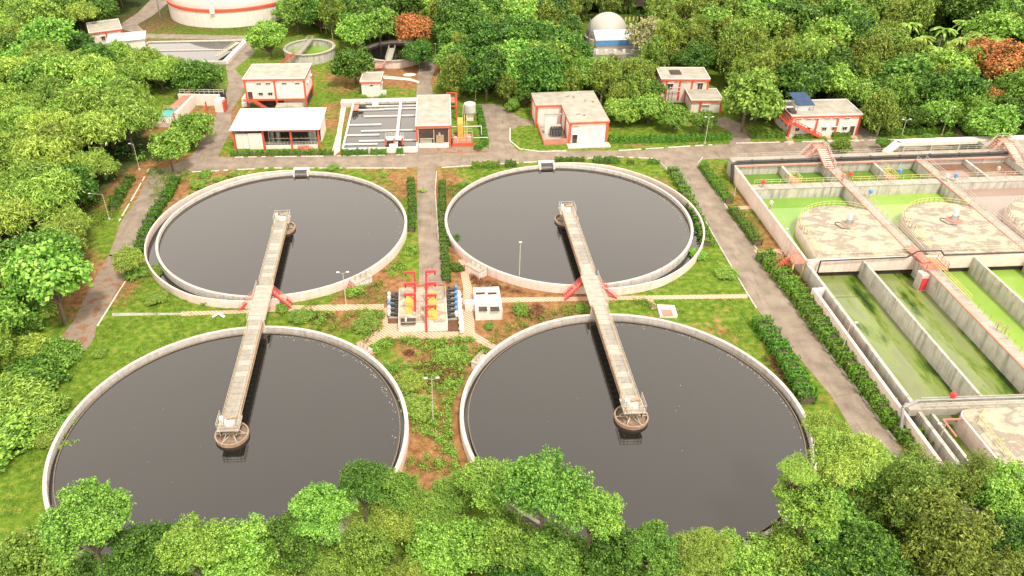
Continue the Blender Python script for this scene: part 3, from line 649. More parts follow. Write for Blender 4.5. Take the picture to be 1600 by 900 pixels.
for k, (x, y, lab) in enumerate(((76.5, 127.7, 'grey mixer motor on the stained round roof of the left basin cell'), (95.8, 127.9, 'grey mixer motor with rusty base on the round roof of the second basin cell'))):
    t = thing('mixer', lab, 'mixer', (x, y, BT + .26), .4)
    part('base_plate', MB().box(-1.1, 1.1, -1.0, 1.0, 0, .14), 'faded_red' if k else 'tan_steel', t)
    part('gearbox', MB().cone((0, 0, .14), (0, 0, 1.0), .62, .42, 14).box(-.2, 1.0, -.25, .25, .3, .75), 'steel', t)
    mo = part('motor', MB().cone((0, 0, 1.0), (0, 0, 2.0), .36, .36, 14), 'blue_paint' if 0 else 'sheet_roof', t)
    part('motor_cap', MB().cone((0, 0, 2.0), (0, 0, 2.25), .42, .2, 14), 'white_paint', mo)
    part('cable', MB().tube([(-.5, .5, .1), (-1.5, 1.5, .06), (-2.2, 1.0, .06), (-2.3, -.6, .06), (-1.2, -1.6, .06)], .07, 6), 'dark_metal', t)
# long lanes in front
L_Y0, L_Y1 = 80.6, 115.88
wall('lane_wall', 64.2, 64.7, 60, 115.88, BT - .3); wall('lane_wall', 73.75, 74.15, L_Y0, L_Y1, BT - .05); wall('lane_wall', 92.7, 93.1, L_Y0, L_Y1, BT - .05)
wall('partition_wall', 82.9, 84.9, L_Y0, L_Y1, BT + .02); wall('partition_wall', 102.0, 104.0, L_Y0, L_Y1, BT + .02); wall('lane_wall', 112, 112.4, L_Y0, L_Y1); wall('partition_wall', 121, 123, L_Y0, L_Y1)
put('pipe_run', MB().tube([(82.85, 80.8, BT + .1), (82.85, 115, BT + .1)], .13, 6).tube([(101.95, 80.8, BT + .1), (101.95, 115, BT + .1)], .13, 6), 'faded_red', ab)
for i in range(16):
    for x in (82.98, 102.08): put('deck_panel', MB().box(x, x + 1.85, 80.8 + 34 * i / 16 + .03, 80.8 + 34 * (i + 1) / 16 - .03, BT + .021, BT + .1), rnd.choice(['roof_concrete', 'deck_concrete', 'roof_concrete']), ab)
put('railing', MB().rail([(84.75, 103, BT + .1), (84.75, 115, BT + .1)], 1.0, 1.5, .04).rail([(84.3, 104, BT + .1), (84.3, 115, BT + .1)], 1.0, 1.5, .04), 'yellow_rail', ab)
for i in range(14): put('rail_post', MB().cone((84.7, 81.5 + i * 1.5, BT + .1), (84.7, 81.5 + i * 1.5, BT + 1.1), .04, .04, 5), 'tan_steel', ab)
st = put('gate_platform', MB().box(82.4, 86.2, 112.0, 115.6, BT + .05, BT + .2), 'faded_red', ab)
put('railing', MB().rail([(82.5, 112.1, BT + .2), (86.1, 112.1, BT + .2), (86.1, 115.4, BT + .2)], 1.0, 1.1, .045).rail([(82.5, 112.1, BT + .2), (82.5, 115.4, BT + .2)], 1.0, 1.1, .045), 'faded_red', st)
gt = put('sluice_gate', MB().box(81.5, 82.9, 111.0, 112.6, -2, BT - .2), 'grey_concrete', ab)
put('gate_leaf', MB().box(81.62, 82.7, 110.9, 111.0, .3, 2.6), 'bright_red', gt)
put('foot_bridge', MB().beam((82.6, 118.6, BT + .9), (83.6, 114.0, BT + .4), 1.8, .12), 'faded_red', ab)
put('pipe', MB().tube([(66.2, 115.3, 1.0), (66.2, 115.3, BT + .55), (81, 115.6, BT + .55), (82.6, 115.8, BT + 1.5), (86.6, 115.8, BT + 1.5), (87.4, 115.8, BT + .55), (104, 115.9, BT + .55), (130, 115.9, BT + .55)], .13, 8), 'dark_metal', ab)
# soil-filled channel along the left edge
wall('channel_wall', 62.3, 62.75, 60, 108.2, 3.0, 'pink_plaster'); wall('channel_wall', 62.3, 64.19, 108.21, 108.8, 3.0, 'cream_wall')
put('channel_bed', MB().box(62.76, 64.18, 60, 108.2, -.2, 1.1), 'soil_fill', ab)
wall('cross_walkway', 63.0, X9, 79.2, L_Y0 - .01, BT + .1, 'roof_concrete', z0=2.4)
put('pipe', MB().tube([(61.6, 77, .4), (62.0, 79.3, BT + .5), (64.5, 80.3, BT + .75), (X9, 80.5, BT + .75)], .22, 8), 'steel', ab)
put('railing', MB().rail([(64.8, 80.4, BT + .1), (X9, 80.4, BT + .1)], 1.0, 1.6, .045).rail([(64.8, 79.3, BT + .1), (X9, 79.3, BT + .1)], 1.0, 1.6, .045), 'cream_rail', ab)
# nearer mixer cell
pts = [(69.2, 50), (120, 50), (120, 79.0)] + [(70.6 + 1.6 * math.cos(a), 77.4 + 1.6 * math.sin(a)) for a in [math.pi / 2 + i * math.pi / 2 / 8 for i in range(9)]]
put('cell_wall', MB().prism(pts, -1, BT + .1), 'pink_plaster', ab)
cv = put('cell_roof', MB().prism([(x + .35 if x < 100 else x, y) for x, y in pts], BT + .1, BT + .22), 'slab_cover', ab)
put('railing', MB().rail([(70.3, 56, BT + .22), (70.3, 76.5, BT + .22), (72.0, 77.9, BT + .22)], 1.0, 1.4, .04), 'yellow_rail', cv)
wall('lane_wall', 66.0, 66.4, 56, 79.1, BT - .6); put('red_frame', MB().box(66.41, 69.0, 77.3, 77.5, BT - .2, BT + .0).box(66.41, 66.6, 74.3, 77.29, BT - .2, BT + .0), 'faded_red', ab)
def sheetw(name, x0, x1, y0, y1, z, mat): struct(name, MB().sheet([(x0, y0), (x1, y0), (x1, y1), (x0, y1)], z), mat)
sheetw('water', X0, M1a, 144.69, 153.2, WL + 1.35, 'deep_green_water'); sheetw('water', M1b, M2a, 144.69, 153.2, WL + 1.35, 'deep_green_water')
sheetw('water', X0, M1a, 116.4, 142.6, WL + 1.25, 'green_water'); sheetw('water', M1b, M2a, 116.4, 142.6, WL + 1.25, 'bright_green_water')
sheetw('water', M2b, M3a, 144.69, 153.2, WL + 2.2, 'brown_water'); sheetw('water', M3b, X9, 144.69, 153.2, WL + 2.2, 'brown_water')
sheetw('water', M2b, M3a, 116.4, 142.6, WL + 1.8, 'pink_brown_water'); sheetw('water', M3b, X9, 116.4, 142.6, WL + 1.8, 'pink_brown_water')
sheetw('water', 64.7, 73.75, L_Y0 - 3, 118, WL, 'algae_water'); sheetw('water', 74.15, 82.9, L_Y0 - 3, 118, WL, 'algae_water')
sheetw('water', 84.9, 92.7, L_Y0, 118, WL, 'bright_green_water'); sheetw('water', 93.1, 102, L_Y0, 118, WL, 'bright_green_water'); sheetw('water', 104, 112, L_Y0, 118, WL, 'green_water')
sheetw('water', 66.4, 69.4, 50, 79.1, WL + .8, 'algae_water')
# valve actuators standing on the walkways
for k, (u, v, mt, lab) in enumerate(((1191, 293, 'bright_red', 'red valve actuator at the left end of the basin cross walkway'), (1327, 280, 'bright_red', 'bright red valve actuator on the basin walkway beside the green water'), (1404, 276, 'blue_paint', 'blue valve actuator between the two small green basins'),
        (1358, 308, 'blue_paint', 'blue valve actuator on the main partition above the large green basin'), (1491, 283, 'blue_paint', 'blue valve actuator at the corner of the brown basin'), (1478, 283, 'white_paint', 'pale valve actuator next to the blue one at the brown basin'), (1485, 628, 'bright_red', 'red valve actuator on the near cross walkway'),
        (1316, 283, 'faded_red', 'small faded valve actuator left of the bright red one'), (1203, 326, 'cream_rail', 'cream valve stand on the left wall of the large green basin'), (1557, 272, 'grating_pale', 'grey valve stand between the two brown basins'))):
    x, y = G(u, v, BT + .1); t = thing('valve_actuator', lab, 'valve actuator', (x, y, BT + .1), rnd.random())
    part('stand', MB().cone((0, 0, 0), (0, 0, .95), .12, .09, 8).box(-.25, .25, -.25, .25, 0, .06), 'tan_steel', t)
    hd = part('head', MB().cone((0, 0, .9), (0, 0, 1.5), .36, .36, 12).cone((-.45, 0, 1.15), (.5, 0, 1.15), .17, .17, 10), mt, t)
    part('cap', MB().cone((0, 0, 1.5), (0, 0, 1.72), .36, .18, 12), mt, hd)
for k, (x, y, lab) in enumerate(((85.5, 95.6, 'left one of two rusty valve wheels on the long wall by the bright green lane'), (86.1, 94.6, 'right one of two rusty valve wheels on the long wall by the bright green lane'))):
    t = thing('valve_stand', lab, 'valve stand', (x - 1.2, y, BT + .1)); part('stand', MB().cone((0, 0, 0), (0, 0, 1.2), .09, .07, 8), 'tan_steel', t)
    part('hand_wheel', MB().ring(0, 0, .32, .42, 1.2, 1.28, 16).beam((-.4, 0, 1.24), (.4, 0, 1.24), .06, .05), 'tan_steel', t)
# inlet structures behind the basins
put('pipe', MB().tube([(63.9, 152.3, .2), (63.9, 153.7, BT + .1), (65, 154.1, BT + .55), (X9 - 20, 154.2, BT + .55)], .3, 10), 'dark_metal', ab)
for i in range(9): put('pipe_collar', MB().cone((68 + i * 6.2, 154.2, BT + .55), (68.35 + i * 6.2, 154.2, BT + .55), .4, .4, 10), 'dark_metal', ab)
put('red_ledge', MB().box(X0, X9, 152.75, 153.19, BT + .02, BT + .14), 'faded_red', ab)
wall('inlet_channel', 64.3, X9, 154.7, 157.0, BT + .25, 'roof_concrete', z0=0)
put('railing', MB().rail([(66, 156.8, BT + .25), (X9 - 20, 156.8, BT + .25)], .95, 1.8, .035).rail([(66, 154.9, BT + .25), (X9 - 20, 154.9, BT + .25)], .95, 1.8, .035), 'cream_rail', ab)
wall('inlet_channel', 102.5, X9, 161.4, 163.2, BT + .3, 'cream_wall', z0=BT - .6); wall('inlet_channel', 120, X9, 157.01, 161.39, BT + .1, 'roof_concrete', z0=BT - .7)
put('channel_leg', MB().beam((97.6, 157.1, BT), (102.9, 162.2, BT), 1.5, .6), 'cream_wall', ab)
for x in (104, 110, 116, 124, 132): wall('channel_pier', x, x + .4, 161.5, 163.0, BT - .61, z0=0)
def stair_bridge(x, y0, label):
    t = thing('stair_bridge', label, 'stair', (x, y0, 0), 0, 'pink stair bridges over the basin inlet pipe')
    part('platform', MB().box(-1.1, 1.1, 3.0, 5.4, 5.4, 5.55), 'faded_red', t)
    f = part('flight', MB().beam((-1.0, 3.0, 5.4), (-1.0, -2.2, BT + .2), .12, .3).beam((1.0, 3.0, 5.4), (1.0, -2.2, BT + .2), .12, .3).beam((-1, 5.3, 5.3), (-5.2, 5.3, .2), .12, .3).beam((-1, 3.1, 5.3), (-5.2, 3.1, .2), .12, .3), 'faded_red', t)
    for i in range(10): part('step', MB().box(-1, 1, -2.1 + .52 * i, -1.65 + .52 * i, BT + .25 + .2 * i, BT + .3 + .2 * i), 'pink_plaster', f)
    for i in range(14): part('step', MB().box(-1.4 - .3 * i, -1.1 - .3 * i, 3.15, 5.25, 5.2 - .36 * i, 5.26 - .36 * i), 'faded_red', f)
    part('railing', MB().rail([(-1.05, -2.2, BT + .3), (-1.05, 3, 5.55)], 1, 1.1, .04).rail([(1.05, -2.2, BT + .3), (1.05, 3, 5.55), (1.05, 5.4, 5.55), (-1.05, 5.4, 5.55), (-5.2, 5.4, .3)], 1, 1.1, .04).rail([(-1.05, 3.05, 5.55), (-5.2, 3.05, .3)], 1, 1.1, .04), 'pink_plaster', t)
    part('leg', MB().box(-1, -.8, 5.1, 5.3, 0, 5.4).box(.8, 1, 5.1, 5.3, 0, 5.4), 'faded_red', t)
stair_bridge(83.0, 152.6, 'pink stair bridge over the inlet pipe at the back of the green basins'); stair_bridge(122.2, 152.6, 'pink stair bridge over the inlet pipe by the right edge of the photo')
# red stair and platform at the lane corner
t = thing('access_stair', 'small red concrete stair climbing to the left corner of the basins', 'stair', (63.2, 118.4, 0))
part('platform', MB().box(-1.2, 1.0, -2.4, .4, 3.0, 3.15), 'faded_red', t)
for i in range(8): part('step', MB().box(-4.0 + .35 * i, -3.67 + .35 * i, -.9, .2, .35 * i + .02, .35 * (i + 1)), 'red_paint', t)
part('railing', MB().rail([(-3.9, .3, .4), (-1.2, .3, 3.15), (1, .3, 3.15)], .9, .9, .04).rail([(-3.9, -.95, .4), (-1.2, -.95, 3.15), (-1.2, -2.4, 3.15), (1, -2.4, 3.15)], .9, .9, .04), 'faded_red', t)
part('post', MB().box(-1.1, -.9, -2.3, -2.1, 0, 3).box(.7, .9, -2.3, -2.1, 0, 3), 'yellow_rail', t)

# ------------------------------------------------------------------ buildings
def building(name, label, fl, ang, wd, dp, h, cat='building', z0=0., cols=(0, 1), wall='cream_wall', roof='roof_concrete', over=.35, parapet=.18, band=.55, group=None):
    t = thing(name, label, cat, (fl[0], fl[1], 0), math.radians(ang), group)
    wl = part('wall', MB().box(0, wd, 0, dp, z0, h - band), wall, t)
    part('roof_band', MB().box(-over, wd + over, -over, dp + over, h - band, h - .12), 'red_paint', t)
    rf = part('roof', MB().box(-over + .02, wd + over - .02, -over + .02, dp + over - .02, h - .12, h), roof, t)
    o = over
    pp = MB().box(-o, wd + o, -o, -o + .18, h + .001, h + parapet).box(-o, wd + o, dp + o - .18, dp + o, h + .001, h + parapet).box(-o, -o + .18, -o + .181, dp + o - .181, h + .001, h + parapet).box(wd + o - .18, wd + o, -o + .181, dp + o - .181, h + .001, h + parapet)
    part('parapet', pp, 'white_paint', rf)
    for c in cols:
        x = c * wd; part('column', MB().box(x - .22, x + .22, -.16, .2, 0, h - band - .003), 'red_paint', t)
    for c in (0, wd): part('column', MB().box(c - .2, c + .2, dp - .25, dp + .14, 0, h - band - .003), 'red_paint', t)
    return t, wl
def window(wl, x, z, w_, h_, face='f', y=0., dark=True, frame='cream_wall'):
    def bx(mb, a0, a1, d0, d1, c0, c1):
        return mb.box(a0, a1, y - d1, y - d0, c0, c1) if face == 'f' else mb.box(y + d0, y + d1, a0, a1, c0, c1) if face == 'r' else mb.box(y - d1, y - d0, a0, a1, c0, c1)
    fr = MB(); e = .09
    bx(fr, x, x + w_, .002, .09, z, z + e); bx(fr, x, x + w_, .002, .09, z + h_ - e, z + h_); bx(fr, x, x + e, .002, .09, z + e + .001, z + h_ - e - .001); bx(fr, x + w_ - e, x + w_, .002, .09, z + e + .001, z + h_ - e - .001)
    if w_ > 1.: bx(fr, x + w_ / 2 - .03, x + w_ / 2 + .03, .002, .08, z + e + .001, z + h_ - e - .001)
    o = part('window', fr, frame, wl)
    part('pane', bx(MB(), x + e, x + w_ - e, .002, .03, z + e, z + h_ - e), 'dark_room' if dark else 'grey_sheet', wl) if wl.parent and wl.parent.parent else part('pane', bx(MB(), x + e, x + w_ - e, .002, .03, z + e, z + h_ - e), 'dark_room' if dark else 'grey_sheet', wl)
    part('sunshade', bx(MB(), x - .15, x + w_ + .15, .002, .45, z + h_ + .06, z + h_ + .14), 'cream_wall', wl)
    return o
# two-storey blower building (front storey on columns)
t, wl = building('blower_building', 'tall cream and red building on columns with a red outside stair, behind the pale-roofed shed', (-46.0, 202.3), -3.5, 15.4, 10.6, 8.5, z0=3.1, cols=(0, .5, 1))
part('floor_band', MB().box(-.12, 15.52, -.12, 10.7, 2.6, 3.09), 'red_paint', t)
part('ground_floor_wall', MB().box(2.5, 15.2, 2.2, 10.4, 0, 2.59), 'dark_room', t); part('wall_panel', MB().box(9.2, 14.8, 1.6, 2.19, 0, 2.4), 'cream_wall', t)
for x in (3.0, 5.4, 9.6, 13.0): window(wl, x, 6.9, 1.3, .5)
for x in (3.2, 5.7): window(wl, x, 3.9, 1.2, 1.0)
part('door', MB().box(.4, 1.6, -.06, -.002, 3.1, 5.0), 'dark_room', wl)
for c in (0, 5.2): window(wl, 3 + c, 5, 1.2, 1.1, 'r', 15.4)
st = part('stair', MB().beam((1.5, -1.4, 3.1), (5.6, -1.4, .2), .14, .35).beam((1.5, -.3, 3.1), (5.6, -.3, .2), .14, .35).box(-.6, 1.6, -1.6, -.17, 2.95, 3.09), 'red_paint', t)
for i in range(12): part('step', MB().box(1.6 + .34 * i, 1.94 + .34 * i, -1.35, -.35, 2.9 - .24 * i, 2.97 - .24 * i), 'faded_red', st)
part('handrail', MB().rail([(-.6, -1.55, 3.1), (1.5, -1.55, 3.1), (5.6, -1.5, .3)], .95, .9, .05), 'red_paint', st)
part('side_wing', MB().box(-3.0, -.25, 5, 10, 0, 1.2).box(-2.4, -.3, 2.4, 3.1, 0, 1.1), 'cream_wall', t)
part('low_roof', MB().box(8.2, 15.0, -4.5, -1.7, 2.4, 2.6), 'roof_concrete', t); part('low_wall', MB().box(8.3, 14.9, -4.4, -1.8, 0, 2.39), 'cream_wall', t)
# shed with the sheet roof
t = thing('machine_shed', 'long open-fronted machine shed with a pale sheet roof and red columns', 'shed', (-45.0, 178.0, 0), math.radians(-3))
rf = part('roof', MB().add([(-.6, -.9, 5.0), (20.6, -.9, 5.0), (20.6, 11.2, 5.55), (-.6, 11.2, 5.55), (-.6, -.9, 5.12), (20.6, -.9, 5.12), (20.6, 11.2, 5.67), (-.6, 11.2, 5.67)], [(3, 2, 1, 0), (4, 5, 6, 7), (0, 1, 5, 4), (1, 2, 6, 5), (2, 3, 7, 6), (3, 0, 4, 7)]), 'sheet_roof', t)
for i in range(1, 16): part('roof_seam', MB().beam((-.6 + i * 21.2 / 16, -.88, 5.13), (-.6 + i * 21.2 / 16, 11.18, 5.68), .06, .05), 'sheet_roof', rf)
part('back_wall', MB().box(0, 20, 10.4, 10.7, 0, 5.2).box(0, .25, .3, 10.39, 0, 4.9).box(19.75, 20, 4, 10.39, 0, 4.9), 'cream_wall', t)
part('front_beam', MB().box(0, 20, -.12, .12, 4.45, 4.95), 'red_paint', t)
for x in (0, 7.0, 13.5, 20): part('column', MB().box(x - .2, x + .2, -.2, .2, 0, 4.44), 'red_paint', t)
part('door_panel', MB().box(.4, 3.4, -.1, .1, .1, 3.9), 'cream_wall', t); part('door_panel', MB().box(3.5, 6.7, -.25, -.05, -.1, 4.05), 'cream_wall', t)
part('dwarf_wall', MB().box(7.3, 19.6, -.1, .12, 0, .9), 'cream_wall', t); part('floor', MB().box(.3, 19.7, .3, 10.3, 0, .25), 'deck_concrete', t)
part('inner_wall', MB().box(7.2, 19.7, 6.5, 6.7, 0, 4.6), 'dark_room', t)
for k, x in enumerate((8.4, 9.9, 17.6, 18.4)): part('filter_vessel', MB().cone((x, 2.6, .2), (x, 2.6, 3.4), .55, .55, 16).cone((x, 2.6, 3.4), (x, 2.6, 3.8), .55, .15, 16), 'steel', t)
for x in (11.2, 12.2, 14.5, 15.4): part('machine', MB().box(x, x + .7, 1.8, 3.4, .25, 1.3).cone((x + .35, 2, 1.3), (x + .35, 3, 1.6), .3, .3, 10), 'dark_metal', t)
part('pipework', MB().tube([(7.6, 1.5, 1.9), (19.4, 1.5, 1.9)], .09).tube([(8.0, 1.2, .2), (8.0, 1.2, 3.8), (19, 1.2, 3.8)], .08), 'cream_rail', t)
part('guard_rail', MB().rail([(7.3, .0, .9), (13.2, .0, .9)], .8, .7, .04).rail([(13.8, 0, .9), (19.6, 0, .9)], .8, .7, .04), 'cream_rail', t)
sp_ = part('stair', MB().box(16.5, 18.5, -1.3, -.25, 0, .5).box(15, 17.5, -.9, -.26, 0, .9), 'faded_red', t)
# kiosk
t, wl = building('kiosk', 'small white cube-shaped kiosk with a red roof edge beside the big dark tree', (-16.7, 209.2), -4, 5.0, 6.6, 4.3, cols=())
window(wl, 2.3, 2.9, .8, .6); part('step_block', MB().box(5.02, 6.3, 1.5, 3.2, 0, .7), 'cream_wall', t); window(wl, 2.4, 1.2, 1.1, 1.6, 'r', 5.0)
# contact basin with baffles
cb = thing('contact_basin', 'low rectangular basin with staggered baffle walls and dark grey water', 'basin', (-19.5, 173.3, 0), math.radians(-1.6))
for a in ((0, 17.3, 0, .4), (0, .4, .401, 28.5), (17.2, 17.6, .401, 28.5)): part('outer_wall', MB().box(*a, 0, 1.3), 'white_paint', cb)
part('outer_wall', MB().box(-3.2, 17.3, 28.501, 31, 0, 1.4), 'rim_concrete', cb)
for k, y in enumerate((22.6, 12.9, 6.7, 1.4)): part('baffle_wall', MB().box(.401, 8.4 - .1 * k, y + 1.5, y + 1.75, 0, 1.15), 'white_paint', cb)
for y in (27, 20.3, 11.2, 5.3, 25): part('baffle_wall', MB().box(3.6 if y != 25 else 8.5, 17.19, y - .6, y - .35, 0, 1.15), 'white_paint', cb)
part('access_plank', MB().box(12.2, 12.9, .401, 28.5, 1.31, 1.42), 'cream_wall', cb)
part('gate_box', MB().box(5.2, 6.8, 26.5, 28.4, .8, 1.9), 'white_paint', cb)
part('left_walkway', MB().box(.401, 1.8, 23.6, 27, 1.0, 1.29), 'faded_red', cb)
x0_, y0_ = cb.location.x, cb.location.y
struct('water', MB().sheet([(x0_ + .3, y0_ + .2), (x0_ + 17.3, y0_ - .2), (x0_ + 18.1, y0_ + 28), (x0_ + 1.1, y0_ + 28.4)], .85), 'grey_water')
t = thing('flow_gauge_stand', 'red and white gauge platform on the front wall of the baffled basin', 'platform', (*G(603, 232), 0), math.radians(-2))
part('deck', MB().box(0, 4.2, .3, 2.4, 1.9, 2.05), 'white_paint', t)
for x in (0.05, 2.0, 3.95): part('post', MB().box(x - .2, x + .2, 0, .4, 0, 2.4), 'red_paint', t)
part('railing', MB().rail([(0, .5, 2.05), (0, 2.3, 2.05), (4.1, 2.3, 2.05), (4.1, .5, 2.05)], .9, .7, .05), 'cream_rail', t)
part('chute', MB().box(.9, 2.4, -1.4, -.01, 0, 1.2), 'cream_wall', t); part('opening', MB().box(.2, 3.8, .41, .5, .9, 1.4), 'dark_metal', t)
# dosing building
t, wl = building('dosing_building', 'cream flat-roofed building with an open red-framed front beside the baffled basin', (-2.0, 175.7), -1.6, 7.6, 18.4, 5.4, cols=(0, 1))
part('opening', MB().box(.35, 7.25, -.05, -.002, .9, 4.6), 'dark_room', wl); part('dwarf_wall', MB().box(.25, 7.35, -.6, -.2, 0, 1.1), 'cream_wall', t)
part('machine', MB().box(4.4, 6.2, -.55, -.06, 1.1, 3.0).cone((5.2, -.4, 3.0), (5.2, -.4, 3.7), .35, .2, 10), 'tan_steel', t); part('pipe', MB().tube([(3.9, -.3, 1.2), (3.9, -.3, 4.4)], .1).tube([(.6, -.3, 2.2), (3.9, -.3, 2.2)], .08), 'cream_rail', t)
part('inner_floor', MB().box(.6, 3.4, -.19, -.06, 1.1, 2.2), 'grating', t)
# red stair tower behind it
t = thing('stair_tower', 'narrow red steel stair frame behind the dosing building', 'stair', (*G(706, 188), 0), math.radians(-2))
for x in (-1.2, 1.2):
    for y in (0, 4.5, 9): part('post', MB().box(x - .13, x + .13, y - .13, y + .13, 0, 3.6), 'red_paint', t)
part('beam', MB().box(-1.3, 1.3, -.14, .12, 3.61, 3.85).box(-1.3, 1.3, 8.9, 9.15, 3.61, 3.85).box(1.1, 1.3, .13, 8.89, 3.61, 3.85), 'red_paint', t)
part('platform', MB().box(-1.4, 1.4, 5.6, 9.4, 2.4, 2.55), 'faded_red', t); part('railing', MB().rail([(-1.4, 9.2, 2.55), (1.4, 9.2, 2.55), (1.4, 5.6, 2.55)], 1, .8, .07), 'red_paint', t)
# tank on plinth, hopper, frame
t = thing('water_tank', 'round pale plastic water tank raised on a white plinth', 'water tank', (*G(734, 187), 0))
part('plinth', MB().box(-.9, .9, -.8, .8, 0, 2.0), 'cream_wall', t)
part('stand', MB().box(-1.6, 1.6, -1.4, 1.4, 2.01, 2.2).rail([(-1.6, -1.4, 0), (-1.6, 1.4, 0)], 2.2, 1.4, .07), 'steel', t)
tk = part('tank', MB().cone((0, 0, 2.2), (0, 0, 4.3), 1.45, 1.45, 24), 'tank_plastic', t)
for z in (2.7, 3.3, 3.9): part('rib', MB().ring(0, 0, 1.44, 1.5, z, z + .1, 24), 'tank_plastic', tk)
part('lid', MB().cone((0, 0, 4.3), (0, 0, 4.65), 1.45, .35, 24).cone((0, 0, 4.65), (0, 0, 4.8), .3, .3, 12), 'tank_plastic', tk)
part('ladder', MB().beam((-1.9, -1.2, .1), (-1.6, -1.0, 4.4), .07, .07).beam((-1.9, -.6, .1), (-1.6, -.5, 4.4), .07, .07), 'white_paint', t)
t = thing('chemical_skid', 'yellow and orange chemical stair tower on a red base', 'tower', (*G(722, 224), 0), math.radians(-2))
part('base', MB().box(-2.3, 2.5, -1.6, 3.4, 0, .7), 'red_paint', t); part('tray', MB().box(-2.1, 2.3, -1.4, 3.2, .71, 1.0), 'faded_red', t)
part('tower_panel', MB().box(-1.0, .3, .6, 4.6, 1.01, 4.6), 'yellow_paint', t); part('ladder', MB().rail([(.7, .4, .9), (.7, 5.2, 4.6)], .4, .4, .06).rail([(1.2, .4, .9), (1.2, 5.2, 4.6)], .4, .4, .06), 'yellow_rail', t)
part('cage', MB().rail([(-2.2, -1.5, .7), (2.4, -1.5, .7), (2.4, 3.3, .7), (-2.2, 3.3, .7), (-2.2, -1.5, .7)], 1.5, 1.2, .05), 'cream_rail', t)
part('pipework', MB().tube([(-2.4, 2, 3.4), (4.6, 2, 3.4), (4.6, 2, .2)], .09).tube([(-2.4, -1, 1.9), (-3.6, -1, 1.9), (-3.6, -1, .1)], .08).tube([(2.6, 0, 1.4), (6, 0, 1.4), (6, 0, 0)], .08), 'white_paint', t)
part('machine', MB().box(-1.8, -1.2, -1, 0, 1.01, 1.9).cone((1.6, -.6, 1.0), (1.6, -.6, 2.0), .5, .5, 12), 'grating_pale', t)
# transformer building
ang = 0.6
t = thing('transformer_building', 'L-shaped cream building with red columns and a transformer bay on its left', 'building', (33.3, 174.6, 0), math.radians(ang))
wl = part('wall', MB().prism([(0, 0), (8.6, 0), (8.6, 18.6), (-6.2, 18.6), (-6.2, 11.0), (0, 11.0)], 0, 5.0), 'cream_wall', t)
o = .4; shp = [(-o, -o), (8.6 + o, -o), (8.6 + o, 18.6 + o), (-6.2 - o, 18.6 + o), (-6.2 - o, 11.0 - o), (-o, 11.0 - o)]
part('roof_band', MB().prism(shp, 5.001, 5.4), 'red_paint', t); part('roof', MB().prism([(x * .997 + .01, y * .997 + .02) for x, y in shp], 5.401, 5.56), 'roof_concrete', t)
for (x, y) in ((0, 0), (8.6, 0), (8.6, 6.2), (8.6, 12.4), (8.6, 18.6), (-6.2, 11), (0, 11), (-6.2, 18.4), (0, 5.5)): part('column', MB().box(x - .28, x + .28, y - .2, y + .2, 0, 4.99), 'red_paint', t)
fr = part('shutter_frame', MB().box(4.1, 7.1, -.08, -.002, .9, 1.0).box(4.1, 7.1, -.08, -.002, 3.8, 3.9), 'cream_wall', wl); part('shutter', MB().box(4.2, 7.0, -.05, -.002, 1.01, 3.79), 'grey_sheet', wl)
part('door', MB().box(.7, 1.8, -.06, -.002, .1, 2.5), 'dark_room', wl); window(wl, .8, 4.3, 1.2, .35); part('canopy', MB().box(.4, 2.2, -.8, -.003, 2.6, 2.72), 'cream_wall', t)
part('entrance_slab', MB().box(-.6, 9.2, -2.6, -.21, 0, .25), 'pink_plaster', t)
part('bay_wall', MB().box(-5.9, -5.6, .0, 10.8, 0, .9).box(-5.59, -.3, .0, .25, 0, 1.3), 'faded_red', t); part('bay_floor', MB().box(-5.59, -.3, .26, 10.9, 0, .2), 'deck_concrete', t)
part('fire_wall', MB().box(-4.9, -2.2, 5.5, 5.8, 0, 4.2), 'cream_wall', t)
part('lintel', MB().box(-5, -.35, 7.2, 7.5, 4.3, 4.6), 'roof_concrete', t)
t2 = thing('transformer', 'dark transformer with pale bushings in the bay of the L-shaped building', 'transformer', (*G(868, 213), .2))
part('tank', MB().box(-1.3, 1.3, -.6, .6, .2, 1.9), 'dark_metal', t2)
for s in (-1, 1):
    for i in range(7): part('fin', MB().box(-1.2 + .36 * i, -1.12 + .36 * i, s * .95 - .33, s * .95 + .33, .4, 1.7), 'steel', t2)
part('conservator', MB().cone((-1.2, 0, 2.5), (1.1, 0, 2.5), .3, .3, 12), 'grating_pale', t2)
for i in range(3): part('bushing', MB().cone((-.7 + .6 * i, .1, 1.9), (-.7 + .6 * i, .1, 2.9), .12, .06, 8), 'white_paint', t2)
for (x, y, a) in ((2, 4, .3), (5.5, 12, 1.1), (1.5, 15.5, .2)): part('roof_debris', MB().beam((x, y, 5.6), (x + math.cos(a), y + math.sin(a), 5.64), .12, .06).box(x + 1.6, x + 2, y - .8, y - .5, 5.561, 5.68), 'dark_metal', t)
part('air_conditioner', MB().box(8.65, 9.1, 3.0, 3.9, 3.0, 3.6), 'white_paint', t); part('down_pipe', MB().cone((8.7, 8.8, 0), (8.7, 8.8, 4.99), .07, .07, 6), 'grey_concrete', t)
